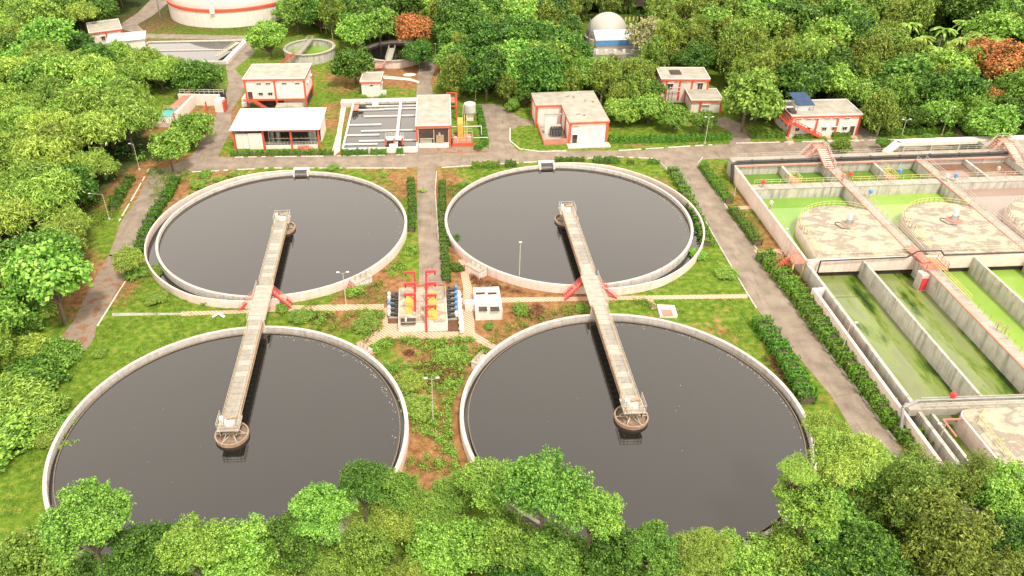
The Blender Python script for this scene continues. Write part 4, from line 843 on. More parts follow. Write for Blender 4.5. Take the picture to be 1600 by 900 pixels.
# two small blocks behind the trees
t, wl = building('electrical_room', 'pink flat-roofed building with thin red ribs half hidden by trees', (60.5, 199.0), -6, 11.6, 8.0, 6.0, wall='pink_plaster', cols=(0, .12, .4, .66, 1))
window(wl, 1.6, 3.2, 1.4, 1.6); window(wl, 9.0, 3.2, 1.4, 1.8)
part('roof_hatch', MB().box(2.6, 5.4, 3, 6.4, 6.01, 6.1), 'dark_room', t)
part('pipe_rack', MB().tube([(2, -1, .2), (2, -1, 4), (5, -1, 4)], .1).tube([(2.8, -1.4, .2), (2.8, -1.4, 3.2), (5.6, -1.4, 3.2)], .1).box(1.6, 6, -2.4, -1.6, .6, .8), 'steel', t)
t, wl = building('guard_room', 'low cream building with a red roof edge in front of the pink one', (66.2, 190.8), -5, 7.2, 7.4, 3.3, cols=(.3, 1))
window(wl, 2.6, .9, 1.8, 1.2, dark=False)
# office on the right
t, wl = building('office_building', 'cream two-level office with a solar water heater on its roof and a red side stair', (84.3, 174.5), -1.6, 15.6, 8.8, 5.2, cols=(0, .38, .68, 1))
for x in (1.2, 3.6, 7.4, 9.7, 12.1): window(wl, x, 1.3, 1.1, 1.0)
for x in (1.0, 3.4, 5.0, 7.6, 9.4, 12.0): window(wl, x, 4.1, 1.2, .4)
part('door', MB().box(13.9, 14.9, -.06, -.002, 0, 2.3), 'dark_room', wl)
for y in (1.5, 4.2, 6.6): window(wl, y, 1.5, 1.2, 1.1, 'l', 0.)
st = part('stair', MB().beam((.4, -1.3, 3.6), (7.0, -1.3, .15), .16, .4).beam((.4, -.35, 3.6), (7.0, -.35, .15), .16, .4).box(-1.4, .45, -1.4, 4.5, 3.45, 3.6), 'red_paint', t)
for i in range(16): part('step', MB().box(.5 + .41 * i, .91 + .41 * i, -1.25, -.4, 3.45 - .215 * i, 3.52 - .215 * i), 'faded_red', st)
part('handrail', MB().rail([(-1.4, 4.4, 3.6), (-1.4, -1.4, 3.6), (.4, -1.4, 3.6), (7.0, -1.4, .2)], .95, .8, .07), 'red_paint', st)
so2 = part('roof_room', MB().box(1.6, 4.6, 3.0, 5.6, 5.21, 6.4), 'cream_wall', t)
part('solar_panel', MB().add([(1.8, 2.6, 6.6), (5.8, 2.6, 6.6), (4.8, 6.8, 8.2), (.9, 6.8, 8.2), (1.8, 2.6, 6.5), (5.8, 2.6, 6.5), (4.8, 6.8, 8.1), (.9, 6.8, 8.1)], [(0, 1, 2, 3), (7, 6, 5, 4), (0, 4, 5, 1), (1, 5, 6, 2), (2, 6, 7, 3), (3, 7, 4, 0)]), 'solar_cell', t)
part('panel_stand', MB().beam((2, 2.7, 5.2), (2, 2.7, 6.5), .08, .08).beam((5.6, 2.7, 5.2), (5.6, 2.7, 6.5), .08, .08).beam((4.6, 6.6, 5.2), (4.6, 6.6, 8.0), .08, .08).beam((1.1, 6.6, 5.2), (1.1, 6.6, 8.0), .08, .08), 'steel', t)
part('roof_tank', MB().cone((-.1, 4.2, 5.5), (2.2, 4.2, 5.5), .35, .35, 12), 'white_paint', t)
part('roof_ledge', MB().box(-.2, 1.2, 1.0, 3.4, 5.21, 5.8), 'dark_room', t)
# gas holder at the top left
gc = (-66.5, 301.5); GR = 24.0
t = thing('gas_holder', 'huge round white gas holder with a red band at the top left', 'gas holder', (*gc, 0))
put('wall', MB().ring(*gc, GR - .5, GR, 0, 5.2, 96), 'cream_wall', t); put('red_band', MB().ring(*gc, GR - .6, GR + .25, 5.201, 6.1, 96), 'red_paint', t)
dm = MB(); K = 12; seg = 72; vs = []
for j in range(K + 1):
    a = j / K * math.pi / 2; r = (GR - .55) * math.cos(a); z = 6.0 + 7.5 * math.sin(a)
    for i in range(seg): vs.append((gc[0] + r * math.cos(PI2 * i / seg), gc[1] + r * math.sin(PI2 * i / seg), z))
dm.add(vs, [(j * seg + i, j * seg + (i + 1) % seg, (j + 1) * seg + (i + 1) % seg, (j + 1) * seg + i) for j in range(K) for i in range(seg)], True)
put('membrane', dm, 'membrane', t)
x, y = gc[0] - 3.5, gc[1] - GR; put('vent_box', MB().box(x - .8, x + .8, y - .6, y + .3, 5.0, 6.8), 'cream_wall', t)
put('pipe', MB().tube([(gc[0] - 23, gc[1] - 10, 6.5), (gc[0] - 26, gc[1] - 9, 6.5), (gc[0] - 26, gc[1] - 9, 0)], .25), 'steel', t)
# blocks and long basin at the top left
t, wl = building('pump_house', 'small white roofed building with red columns at the far left by the road', (-106.5, 262.5), 22, 9.6, 12, 4.2, cols=(0, .5, 1)); window(wl, 3, 1.2, 1.2, 1.4); window(wl, 7.0, 1.2, 1.2, 1.4, 'r', 9.6)
t = thing('store_shed', 'grey sheet-roofed shed next to the far left pump house', 'shed', (-98.5, 254.5, 0), math.radians(14))
part('wall', MB().box(0, 11, 0, 8.5, 0, 3.2), 'cream_wall', t); part('roof', MB().box(-.4, 11.4, -.4, 8.9, 3.201, 3.4), 'grey_sheet', t); part('door', MB().box(11.002, 11.05, 3, 5.4, 0, 2.4), 'red_paint', t)
t = thing('long_basin', 'long rectangular concrete basin with grey water near the gas holder', 'basin', (-88, 240.5, 0), 0)
bp = [G(352, 96, .8), G(384, 63, .8), G(232, 66, .8), G(190, 98, .8)]
def strip(name, a, b, wd, z0, z1, mat, t): put(name, MB().beam((a[0], a[1], (z0 + z1) / 2), (b[0], b[1], (z0 + z1) / 2), wd, z1 - z0), mat, t)
strip('outer_wall', bp[0], bp[1], 1.6, 0, 1.0, 'cream_wall', t); strip('outer_wall', bp[1], bp[2], .9, 0, .98, 'rim_concrete', t); strip('outer_wall', bp[2], bp[3], .8, 0, .97, 'rim_concrete', t); strip('outer_wall', bp[3], bp[0], .7, 0, .96, 'rim_concrete', t)
q = lambda f, g: (bp[2][0] * f + bp[3][0] * (1 - f), bp[2][1] * f + bp[3][1] * (1 - f)) if g == 0 else (bp[1][0] * f + bp[0][0] * (1 - f), bp[1][1] * f + bp[0][1] * (1 - f))
strip('baffle_wall', q(.55, 0), q(.55, 1), .5, 0, .9, 'rim_concrete', t)
strip('foot_bridge', G(338, 88, 1.6), G(372, 66, 1.6), 1.2, 1.5, 1.65, 'cream_rail', t)
put('railing', MB().rail([(*G(338, 90, 1.6), 1.6), (*G(370, 68, 1.6), 1.6)], 1, 1.5, .07).rail([(*G(362, 66, 1), 1), (*G(385, 64, 1), 1)], 1.6, 1.5, .08), 'cream_rail', t)
struct('water', MB().sheet(bp, .7), 'grey_water')
# small round tanks
def small_tank(c, R, h, mat, wmat, lab, wz):
    t = thing('small_round_tank', lab, 'settling tank', (*c, 0), group='small round tanks')
    put('wall', MB().ring(*c, R - .35, R, 0, h, 48), mat, t); put('walkway_lip', MB().ring(*c, R - .6, R + .35, h + .001, h + .15, 48), 'deck_concrete', t)
    put('floor', MB().disc(*c, R - .2, .02, 48), 'grey_concrete', t)
    struct('water', MB().disc(*c, R - .34, wz, 48), wmat); return t
dc = (-34.3, 244.0)
small_tank(dc, 7.6, 3.0, 'grey_concrete', 'green_water', 'small round concrete tank with green water and a bridge, left of the dark tree', 1.1)
t = thing('tank_bridge', 'grey footbridge across the small green tank', 'bridge', (dc[0] - 2.6, dc[1] - 7.8, 3.2), math.radians(-9))
for i in range(9): part('deck_panel', MB().box(-.9, .9, i * 1.7, i * 1.7 + 1.64, -.05, .05), 'grating', t)
part('railing', MB().rail([(-.9, 0, .05), (-.9, 15.2, .05), (.9, 15.2, .05)], 1, 1.4, .05).rail([(.9, 0, .05), (.9, 15.2, .05)], 1, 1.4, .05), 'cream_rail', t)
sf = part('stair', MB().beam((-.8, -.3, -.1), (-5.6, -.8, -3.1), 1.3, .16), 'faded_red', t); part('handrail', MB().rail([(-.8, -.9, 0), (-5.6, -1.4, -3.0)], 1, 1, .06).rail([(-.8, .3, 0), (-5.6, -.2, -3.0)], 1, 1, .06), 'red_paint', sf)
ec = (-8.6, 240.5)
small_tank(ec, 9.6, 2.2, 'pink_plaster', 'settled_water', 'small round pink-walled tank with dark water, half hidden under trees', 1.6)
t = thing('tank_bridge', 'grey footbridge leading into the small dark tank', 'bridge', (ec[0] - 1.4, ec[1] - 10, 2.4), math.radians(-4))
for i in range(7): part('deck_panel', MB().box(-.9, .9, i * 1.7, i * 1.7 + 1.64, -.05, .05), 'grating_pale', t)
part('railing', MB().rail([(-.9, 0, .05), (-.9, 12, .05)], 1, 1.4, .05).rail([(.9, 0, .05), (.9, 12, .05)], 1, 1.4, .05), 'cream_rail', t)
part('stair', MB().beam((-.8, -.4, -.1), (-5.2, -1.6, -2.3), 1.3, .16), 'faded_red', t)
struct('path', MB().sheet(px([(582, 121), (598, 118), (640, 122), (655, 127), (655, 130), (640, 126), (600, 123)]), .03), 'pink_plaster')
struct('drain_cover', MB().sheet([(G(640, 117)[0] + 1.9 * math.cos(a * .52), G(640, 117)[1] + 1.4 * math.sin(a * .52)) for a in range(12)], .06), 'cream_wall')
# dome and blue block
lc = G(947, 62); t = thing('gas_dome', 'white half-sphere gas dome standing among the trees', 'dome', (*lc, 0)); R_ = 6.3
dm = MB(); vs = []; K = 14; seg = 40
for j in range(K + 1):
    a = -.12 + j / K * (math.pi / 2 + .12); r = R_ * math.cos(a); z = 2.0 + R_ * math.sin(a)
    for i in range(seg): vs.append((r * math.cos(PI2 * i / seg), r * math.sin(PI2 * i / seg), z))
dm.add(vs, [(j * seg + i, j * seg + (i + 1) % seg, (j + 1) * seg + (i + 1) % seg, (j + 1) * seg + i) for j in range(K) for i in range(seg)], True)
part('membrane', dm, 'membrane', t); part('base_ring', MB().ring(0, 0, R_ - .3, R_ + .35, 0, 1.4, 40), 'cream_wall', t); part('mast', MB().cone((-6.4, -5, 0), (-6.4, -5, 8), .25, .2, 8), 'steel', t)
bx_ = G(931, 88); t = thing('blower_room', 'low building with a blue and white sheet roof in front of the gas dome', 'building', (*bx_, 0), math.radians(-3))
part('wall', MB().box(0, 14.5, 0, 5.5, 0, 4.2), 'cream_wall', t); part('fascia', MB().box(-.3, 14.8, -.35, -.05, 3.2, 4.9), 'blue_paint', t)
rf = part('roof', MB().add([(-.4, -.4, 4.9), (14.9, -.4, 4.9), (14.9, 6, 6.0), (-.4, 6, 6.0), (-.4, -.4, 4.8), (14.9, -.4, 4.8), (14.9, 6, 5.9), (-.4, 6, 5.9)], [(0, 1, 2, 3), (7, 6, 5, 4), (0, 4, 5, 1), (1, 5, 6, 2), (2, 6, 7, 3), (3, 7, 4, 0)]), 'sheet_roof', t)
part('lower_wing', MB().box(-2.5, 12.5, -6.5, -.36, 0, 2.6), 'roof_concrete', t); part('red_wing', MB().box(12.6, 17, -5.5, -.36, 0, 3.2), 'faded_red', t)
for i in range(5): part('vent', MB().box(-1 + 2.6 * i, -.2 + 2.6 * i, -5, -4.2, 2.601, 3.4), 'cream_wall', t)
t = thing('far_house', 'pinkish building glimpsed between trees at the very top edge', 'building', (*G(972, 11), 0)); part('wall', MB().box(0, 17, 0, 7, 0, 4.4), 'pink_plaster', t); part('roof', MB().box(-.5, 17.5, -.5, 7.5, 4.401, 4.7), 'roof_concrete', t); part('pillar', MB().box(-.6, -.003, -.6, 0, 0, 4.4), 'faded_red', t)
t = thing('fence', 'yellow-topped low fence beside the hedge behind the gas dome', 'fence', (*G(976, 33), 0))
for i in range(11): part('picket', MB().box(i * 1.3, i * 1.3 + .5, -.1, .1, 0, 1.3), 'yellow_rail', t)
# screening unit on the left among the trees
t = thing('screen_unit', 'cluttered white and red screening unit with a teal tank among the left trees', 'treatment unit', (*G(238, 198), 0), math.radians(-8))
part('slab', MB().box(0, 11, 0, 3.5, 0, 1.2), 'pink_plaster', t); part('teal_tank', MB().box(.6, 4.6, 3.6, 7.6, 0, 1.4), 'teal', t)
part('wall', MB().box(5.6, 6.2, 2, 14, 0, 3.0).box(2.5, 5.59, 8.2, 14.5, 0, 1.6).box(1.5, 13, 14.6, 15.2, 0, 3.0), 'cream_wall', t)
part('ramp', MB().beam((2.6, 8.4, 1.7), (5.0, 17, 3.1), 2.6, .2), 'faded_red', t)
part('frame', MB().rail([(.4, .3, 1.2), (4.8, .3, 1.2), (4.8, 7.4, 1.5), (.4, 7.4, 1.5)], 1.1, 1.2, .08).rail([(2, 15, 3), (14, 15.4, 3)], 1.2, 1.3, .08), 'cream_rail', t)
for i in range(5): part('screen', MB().box(5.0 + 1.9 * i, 6.1 + 1.9 * i, 15.6, 17.4, .2, 3.4), 'dark_metal', t)
part('cabinet', MB().box(13.0, 15.2, 10.2, 12.6, 0, 3.2), 'white_paint', t); part('cabinet_side', MB().box(15.21, 15.6, 10.2, 12.6, 0, 2.8), 'red_paint', t)
part('column', MB().box(5.3, 5.59, 2, 2.3, 0, 3).box(10.8, 11.1, 9.6, 9.9, 0, 3), 'red_paint', t)
# bits among the nearest trees
for (u, v, lab, a) in ((527, 833, 'pink concrete block glimpsed between the nearest trees at the bottom', .5), (1522, 790, 'pale slab glimpsed between the nearest trees at the bottom right', -.6), (448, 882, 'low pink wall end near the bottom edge, left of the brownish tree', .4)):
    t = thing('concrete_block', lab, 'block', (*G(u, v, 3), 0), a); part('wall', MB().box(-1.5, 1.5, -1, 1, 0, 3), 'pink_plaster', t); part('coping', MB().box(-1.6, 1.6, -1.1, 1.1, 3.001, 3.12), 'roof_concrete', t)

# ------------------------------------------------------------------ lamp posts
def lamp(base, hh, kind, label, lean=0.):
    t = thing('street_lamp', label, 'lamp post', (*G(*base), 0), lean, 'lamp posts of the plant')
    part('base', MB().cone((0, 0, 0), (0, 0, .3), .25, .25, 8), 'grey_concrete', t)
    part('pole', MB().cone((0, 0, .3), (0, 0, hh), .085, .05, 8), 'cream_rail' if kind != 'rust' else 'tan_steel', t)
    arms = {'double': (-1, 1), 'single': (1,), 'rust': (-1, 1), 'left': (-1,), 'box': (0,), 'long': (-1,)}[kind]
    for s in arms:
        L = 1.0 if kind != 'long' else 3.2
        a = part('arm', MB().tube([(0, 0, hh - .1), (s * L * .8, 0, hh + .25)], .045), 'steel', t)
        part('lamp_head', MB().box(s * L * .8 - .24, s * L * .8 + .24, -.13, .13, hh + .18, hh + .3), 'lamp_glass', a)
    return t
for b, h_, k, lab in (((677, 663), 8.2, 'double', 'lamp post with twin heads on the rough ground between the two front tanks'), ((811, 440), 7.8, 'box', 'single-headed lamp post seen against the water of the right rear tank'),
    ((541, 478), 6.6, 'double', 'lamp post with twin heads in front of the left rear tank'), ((218, 265), 6.2, 'left', 'lamp post on the verge at the top left bend of the road'), ((171, 343), 5.8, 'long', 'leaning lamp post with a long arm among the scrub on the left'),
    ((1101, 225), 6.4, 'double', 'lamp post beside the main road in front of the low cream building'), ((1405, 224), 5.6, 'double', 'lamp post by the road right of the office building'), ((1471, 212), 6.8, 'single', 'thin lamp post in front of the hedge at the right of the road'),
    ((803, 152), 4.6, 'left', 'short lamp post by the dark bushes behind the main road'), ((743, 157), 6.5, 'box', 'lamp post just behind the raised water tank'), ((711, 150), 9.5, 'rust', 'tall lattice lamp mast in front of the dark trees'), ((681, 98), 5.4, 'box', 'white-headed lamp post at the side of the track leading back'),
    ((510, 52), 7.0, 'left', 'lamp post behind the small green tank'), ((1313, 556), 6.0, 'single', 'lamp post standing beside the soil-filled channel of the basins'), ((1460, 704), 4.6, 'left', 'short lamp post in the channel near the bottom right'), ((1147, 306), 5.2, 'box', 'thin lamp post at the outer left corner of the basins'), ((1220, 398), 5.2, 'box', 'thin lamp post against the pink outer basin wall')):
    lamp(b, h_, k, lab)
struct('post_row', MB().box(-500, -499, -800, -799, 0, .01), 'steel') if False else None
t = thing('debris', 'crumpled white sheet lying on the lawn left of the left bridge', 'rubbish', (*G(341, 496), .05)); part('sheet', MB().beam((-1, 0, .05), (0, .7, .3), .5, .03).beam((0, .7, .3), (1.1, -.1, .05), .5, .03), 'white_paint', t)

# ------------------------------------------------------------------ vegetation
def leaves_mesh(name, cen, nor, size, aspect=.55, mat='leaf_bright', droop=0.):
    "one small folded leaf (four triangles' worth of two quads) at every centre"
    n = len(cen); nor = nor / (np.linalg.norm(nor, axis=1, keepdims=True) + 1e-9)
    r = rng.normal(size=(n, 3)); r[:, 2] -= droop
    ax = np.cross(nor, r); ax /= np.linalg.norm(ax, axis=1, keepdims=True) + 1e-9; bx = np.cross(nor, ax)
    s = (size * rng.uniform(.6, 1.35, n))[:, None]
    p0 = cen - bx * s; p1 = cen + ax * s * aspect + nor * s * .15; p2 = cen + bx * s; p3 = cen - ax * s * aspect + nor * s * .15
    v = np.stack([p0, p1, p2, p3], 1).reshape(-1, 3).astype('f4')
    me = bpy.data.meshes.new(name); me.vertices.add(4 * n); me.vertices.foreach_set('co', v.ravel())
    idx = np.arange(n)[:, None] * 4
    tri = np.concatenate([idx + [0, 1, 2], idx + [0, 2, 3]], 1).reshape(-1)
    me.loops.add(6 * n); me.loops.foreach_set('vertex_index', tri.astype('i4'))
    me.polygons.add(2 * n); me.polygons.foreach_set('loop_start', np.arange(0, 6 * n, 3, dtype='i4')); me.polygons.foreach_set('loop_total', np.full(2 * n, 3, 'i4'))
    me.update(); me.validate(); me.materials.append(MATS[mat]); return me
def sph(n, zmin=-1.):
    v = rng.normal(size=(n * 3, 3)); v /= np.linalg.norm(v, axis=1, keepdims=True); v = v[v[:, 2] > zmin][:n]
    return v
def crown(kind, k, leaf, dens=1.):
    "crown centred on the origin, radius about one (scaled on placing); leaf = leaf size relative to the crown"
    pts = []; nrm = []
    if leaf < .05 and kind in ('broad', 'dark'):
        nb = 44; bl = sph(nb, -.35) * np.array([.86, .86, .6]) * (rng.uniform(.15, 1.1, (nb, 1)) ** .6); br = rng.uniform(.12, .27, nb)
    elif kind in ('broad', 'dark', 'orange', 'pale'):
        nb = 27; sq = (.95 if kind == 'dark' else .78) if kind != 'orange' else .5
        bl = sph(nb, -.4) * np.array([.80, .80, sq * .78]) * (rng.uniform(.35, 1.12, (nb, 1)) ** .7); br = rng.uniform(.17, .36, nb) * (1.15 if kind == 'dark' else 1)
    elif kind == 'feathery':
        nb = 26; bl = sph(nb, -.2) * np.array([.85, .85, .48]) * (rng.uniform(.3, 1.12, (nb, 1)) ** .7); br = rng.uniform(.16, .36, nb)
    else:                                       # olive: tall, made of loose plumes
        nb = 26; bl = sph(nb, -1) * np.array([.76, .76, .9]) * rng.uniform(.45, 1.1, (nb, 1)); br = rng.uniform(.16, .33, nb)
    for c, r in zip(bl, br):
        ns = int(46 * dens * (r / .35) ** 2); d = sph(ns, -.75 if kind != 'feathery' else -.3)[:ns]
        cc = c + d * r * rng.uniform(.5, 1.42, (len(d), 1)) * ([1, 1, .8] if kind != 'olive' else [1, 1, 1.15])
        m_ = int(10 if kind != 'feathery' else 11)
        for s_, dd in zip(cc, d):
            q = rng.normal(size=(m_, 3)) * (leaf * .75 + r * .035)
            if kind in ('feathery', 'olive'): q[:, 2] -= np.abs(rng.normal(size=m_)) * r * .22
            pts.append(s_ + q); nrm.append(dd * .55 + rng.normal(size=(m_, 3)) * .5 + [0, 0, .45])
    pts = np.concatenate(pts); nrm = np.concatenate(nrm)
    asp = {'feathery': .26, 'olive': .36}.get(kind, .6)
    sz = {'feathery': 1.25, 'olive': 1.1}.get(kind, 1.) * leaf
    mat = {'broad': 'leaf_bright', 'dark': 'leaf_dark', 'orange': 'leaf_orange', 'pale': 'leaf_pale', 'feathery': 'leaf_feathery', 'olive': 'leaf_olive'}[kind]
    return leaves_mesh(kind + '_crown', pts, nrm, sz, asp, mat, 1.2 if kind in ('feathery', 'olive') else 0), bl
def trunk_mesh(bl, pale):
    mb = MB(); mb.cone((0, 0, -1.9), (.03, .02, -.55), .065, .045, 8, False)
    for c in bl[::2]:
        b = (c[0] * .45, c[1] * .45, -.35 + c[2] * .35)
        mb.cone((.03, .02, -.6), b, .036, .024, 6, False); mb.cone(b, (c[0] * .95, c[1] * .95, c[2] * .95), .024, .008, 5, False)
    me = mb.mesh('trunk'); me.materials.append(MATS['pale_bark' if pale else 'bark']); return me
LIB = {}
def species(kind, lod):
    key = (kind, lod)
    if key not in LIB:
        nv = {'broad': 4, 'feathery': 4, 'olive': 3, 'dark': 3, 'orange': 2, 'pale': 2}[kind]
        LIB[key] = []
        for k in range(nv):
            me, bl = crown(kind, k, {0: .030, 1: .045, 2: .060}[lod], {0: 4.6, 1: 2.4, 2: 1.35}[lod]); LIB[key].append((me, trunk_mesh(bl, kind in ('olive', 'pale'))))
    return rnd.choice(LIB[key])
NT = [0]
def tree(x, y, zc, r, kind, lod, label, group=None, name=None, rz=None, h=1.):
    me, tr = species(kind, lod); NT[0] += 1
    t = thing(name or {'broad': 'leafy_tree', 'feathery': 'acacia_tree', 'olive': 'eucalyptus_tree', 'dark': 'mango_tree', 'orange': 'flame_tree', 'pale': 'blossom_tree'}[kind], label, 'tree', (x, y, 0), rnd.uniform(0, PI2) if rz is None else rz, group)
    o = put('crown', me, None, t, False); o.location = (0, 0, zc); sz = r * h * rnd.uniform(.92, 1.12); o.scale = (r, r * rnd.uniform(.88, 1.1), sz)
    o = put('trunk', tr, None, t, False); o.location = (0, 0, zc); o.scale = (r, r, max(sz, (zc + .3) / 1.9))
    return t
placed = []
def canopy(u, v, rpx, kind, lod, label, z=None, group=None, h=1., clear=True):
    "crown whose middle is seen at pixel (u, v) with a radius of rpx photo pixels; the trunk stands outside the big tanks"
    zc = z if z is not None else 2.
    while True:
        x, y = G(u, v, zc); dist = math.sqrt(x * x + y * y + (CH - zc) ** 2); r = rpx * dist / FPX / 1.02
        if z is None and zc < r * .85: zc += .4; continue
        if clear and any(math.hypot(x - c[0], y - c[1]) < 27.0 for c in TANKS) and zc < 15: zc += .4; continue
        break
    placed.append((x, y, r)); return tree(x, y, zc, r, kind, lod, label, group, h=h)
KN = {'broad': 'bright green leafy tree', 'feathery': 'yellow-green feathery acacia', 'olive': 'tall olive-green eucalyptus', 'dark': 'dark green dense tree', 'orange': 'orange-flowering flame tree', 'pale': 'pale blossoming tree'}
# ---- the nearest row of trees, each placed one by one
near = [(135, 800, 62, 'broad', 'over the near left rim of the left front tank'), (60, 862, 62, 'broad', 'in the bottom left corner'), (225, 862, 58, 'dark', 'at the bottom left, just inside the view of the front tank'), (300, 842, 50, 'broad', 'at the near edge of the left front tank'),
    (365, 862, 66, 'broad', 'at the bottom below the left bridge end'), (455, 830, 52, 'dark', 'at the bottom edge of the left front tank, right part'), (500, 790, 48, 'broad', 'rising in front of the left front tank below its right rim'), (566, 742, 40, 'dark', 'against the right rim of the left front tank'), (612, 750, 42, 'broad', 'touching the right rim end of the left front tank'),
    (600, 800, 50, 'feathery', 'below the gap between the front tanks'), (560, 860, 52, 'broad', 'at the bottom centre-left'), (495, 880, 46, 'olive', 'brownish one by the bottom edge'), (660, 792, 48, 'feathery', 'in the gap between the front tanks'), (720, 760, 46, 'feathery', 'leaning over the gap beside the right front tank'),
    (770, 745, 46, 'broad', 'at the left rim of the right front tank'), (850, 752, 66, 'broad', 'large, spreading over the left part of the right front tank'), (925, 790, 50, 'broad', 'at the right end of the cluster over the right front tank'), (700, 850, 62, 'broad', 'at the bottom centre'), (790, 835, 58, 'broad', 'under the large spreading crown'),
    (880, 860, 60, 'broad', 'at the bottom, right of centre'), (965, 858, 52, 'dark', 'at the bottom near the submerged rim'), (1022, 850, 44, 'broad', 'in front of the near rim of the right front tank'), (1098, 850, 44, 'feathery', 'feathery one over the near rim of the right front tank'), (1160, 868, 54, 'broad', 'beside the near rim of the right front tank'),
    (1235, 868, 56, 'broad', 'at the bottom below the right tank rim'), (1262, 772, 50, 'broad', 'at the right side of the right front tank'), (1300, 820, 60, 'broad', 'behind the bottom right thicket'), (1246, 722, 26, 'feathery', 'hanging over the right rim'), (1322, 700, 50, 'feathery', 'covering the end of the road beside the tank'), (1290, 655, 28, 'feathery', 'at the top of the cluster where the road disappears'),
    (1375, 740, 58, 'broad', 'beyond the road end'), (1400, 790, 74, 'olive', 'drooping olive one at the bottom right'), (1475, 840, 76, 'olive', 'large drooping olive one near the right corner'), (1440, 738, 48, 'olive', 'at the end of the long hedge'), (1510, 752, 44, 'olive', 'near the last lamp post'), (1350, 868, 60, 'dark', 'in the bottom right, darker one'),
    (1575, 760, 52, 'broad', 'in front of the near mixer cell'), (1590, 850, 56, 'dark', 'in the bottom right corner'), (1545, 890, 46, 'olive', 'by the bottom edge at right'), (420, 895, 50, 'broad', 'cut by the bottom edge, left of centre'), (640, 900, 46, 'feathery', 'cut by the bottom edge at centre'), (1080, 900, 52, 'feathery', 'cut by the bottom edge, right of centre'),
    (130, 905, 52, 'broad', 'cut by the bottom edge near the left corner'), (265, 915, 46, 'broad', 'cut by the bottom edge left of the brownish tree'), (820, 910, 50, 'dark', 'cut by the bottom edge under the right tank'), (1190, 915, 50, 'broad', 'cut by the bottom edge below the tank rim'), (1290, 905, 50, 'dark', 'cut by the bottom edge toward the right')]
for (u, v, r_, k, where) in near: canopy(u, v + 12, r_ * 1.0, k, 0, KN[k] + ' ' + where)
# ---- single trees farther back
mid = [(182, 88, 26, 'broad', 'in front of the far left store shed', 3.5), (225, 98, 26, 'feathery', 'in front of the long grey basin, left part', 3.6), (262, 108, 26, 'feathery', 'in front of the long grey basin, middle part', 3.6), (112, 72, 30, 'dark', 'below the far left pump house', 4.), (1370, 178, 22, 'broad', 'beside the paved yard of the office', 3.), (1432, 184, 22, 'dark', 'behind the right-hand hedge', 3.), (1520, 176, 30, 'broad', 'behind the hedge at the brick path', 4.), (1572, 178, 28, 'dark', 'low at the right edge behind the hedge', 4.), (1455, 145, 32, 'dark', 'rising in the middle of the right forest edge', 6.), (1085, 92, 30, 'dark', 'right behind the pink ribbed building', 6.), (1168, 120, 30, 'olive', 'between the pink ribbed building and the office', 5.),
       (300, 205, 34, 'broad', 'standing alone beside the left screening unit', 3.4), (310, 120, 36, 'dark', 'round one beside the upper left road', None), (552, 100, 36, 'dark', 'standing alone left of the small white kiosk', None), (420, 62, 30, 'broad', 'between the gas holder and the small green tank', None),
    (648, 45, 30, 'orange', 'among dark trees behind the small dark tank', 7.), (655, 84, 28, 'dark', 'under the orange flame tree', 4.5), (565, 26, 32, 'dark', 'behind the small green tank', None), (500, 20, 34, 'dark', 'tall one right of the gas holder', None), (875, 55, 18, 'orange', 'small one left of the gas dome', 5.), (860, 90, 26, 'broad', 'left of the gas dome by the road', None),
    (1020, 60, 34, 'pale', 'right of the gas dome', 6.5), (1045, 30, 30, 'pale', 'behind and right of the gas dome', 6.5), (970, 175, 26, 'broad', 'right of the L-shaped building', 3.2), (1015, 170, 32, 'broad', 'in the thicket between the L-shaped and low buildings', 3.6), (1055, 185, 24, 'broad', 'low one in front of the pink building', 3.), (1100, 190, 20, 'broad', 'small one beside the roadside lamp', 2.8),
    (1562, 92, 40, 'orange', 'large one at the right edge of the forest', 9.), (1548, 150, 22, 'orange', 'thin one in front of the large orange one', 5.), (1600, 112, 34, 'orange', 'cut by the right edge of the photograph', 8.5), (1185, 160, 34, 'broad', 'left of the office building', None), (1345, 150, 30, 'broad', 'right behind the office building', 4.), (1400, 150, 34, 'broad', 'behind the hedge right of the office', 4.5),
    (1475, 180, 26, 'broad', 'behind the roadside lamp at right', 3.5), (204, 406, 24, 'feathery', 'growing over the left road where the asphalt ends', 3.4), (80, 402, 50, 'broad', 'big one at the left edge above the broken track', 6.), (20, 420, 52, 'dark', 'at the left edge beside the big one', 6.), (112, 345, 36, 'feathery', 'above the broken track on the left', 5.), (50, 300, 56, 'feathery', 'wide one in the left thicket', 5.),
    (135, 262, 36, 'feathery', 'beside the leaning lamp post', 4.5), (75, 220, 56, 'feathery', 'wide one left of the verge lamp', 5.), (168, 205, 38, 'feathery', 'behind the verge lamp at top left', 4.5), (445, 15, 20, 'broad', 'beside the gas holder wall', 4.), (765, 100, 30, 'dark', 'beside the raised water tank lamp', None), (820, 150, 20, 'dark', 'low one beside the L-shaped building', 3.), (730, 120, 26, 'dark', 'behind the lattice mast', 4.), (700, 128, 16, 'broad', 'low bush beside the track leading back', 1.8),
    (800, 165, 12, 'broad', 'round bush at the road fork', 1.6), (1315, 231, 15, 'broad', 'round bush behind the basin stair bridge', 1.7), (1380, 224, 10, 'broad', 'small roadside tree behind the basin pipe', 1.8), (1412, 219, 9, 'broad', 'small roadside tree beside the right lamp', 1.2), (1447, 217, 9, 'broad', 'small roadside shrub third from the right', 1.2), (1486, 215, 9, 'broad', 'small roadside shrub by the brick path', 1.2), (1522, 207, 13, 'broad', 'leafy roadside shrub right of the brick path', 1.4), (1550, 208, 12, 'broad', 'roadside shrub second from the right', 1.4), (1590, 212, 12, 'broad', 'roadside shrub at the right edge', 1.4)]
for (u, v, r_, k, where, z) in mid: canopy(u, v, r_, k, 1, KN[k] + ' ' + where, z, clear=False)
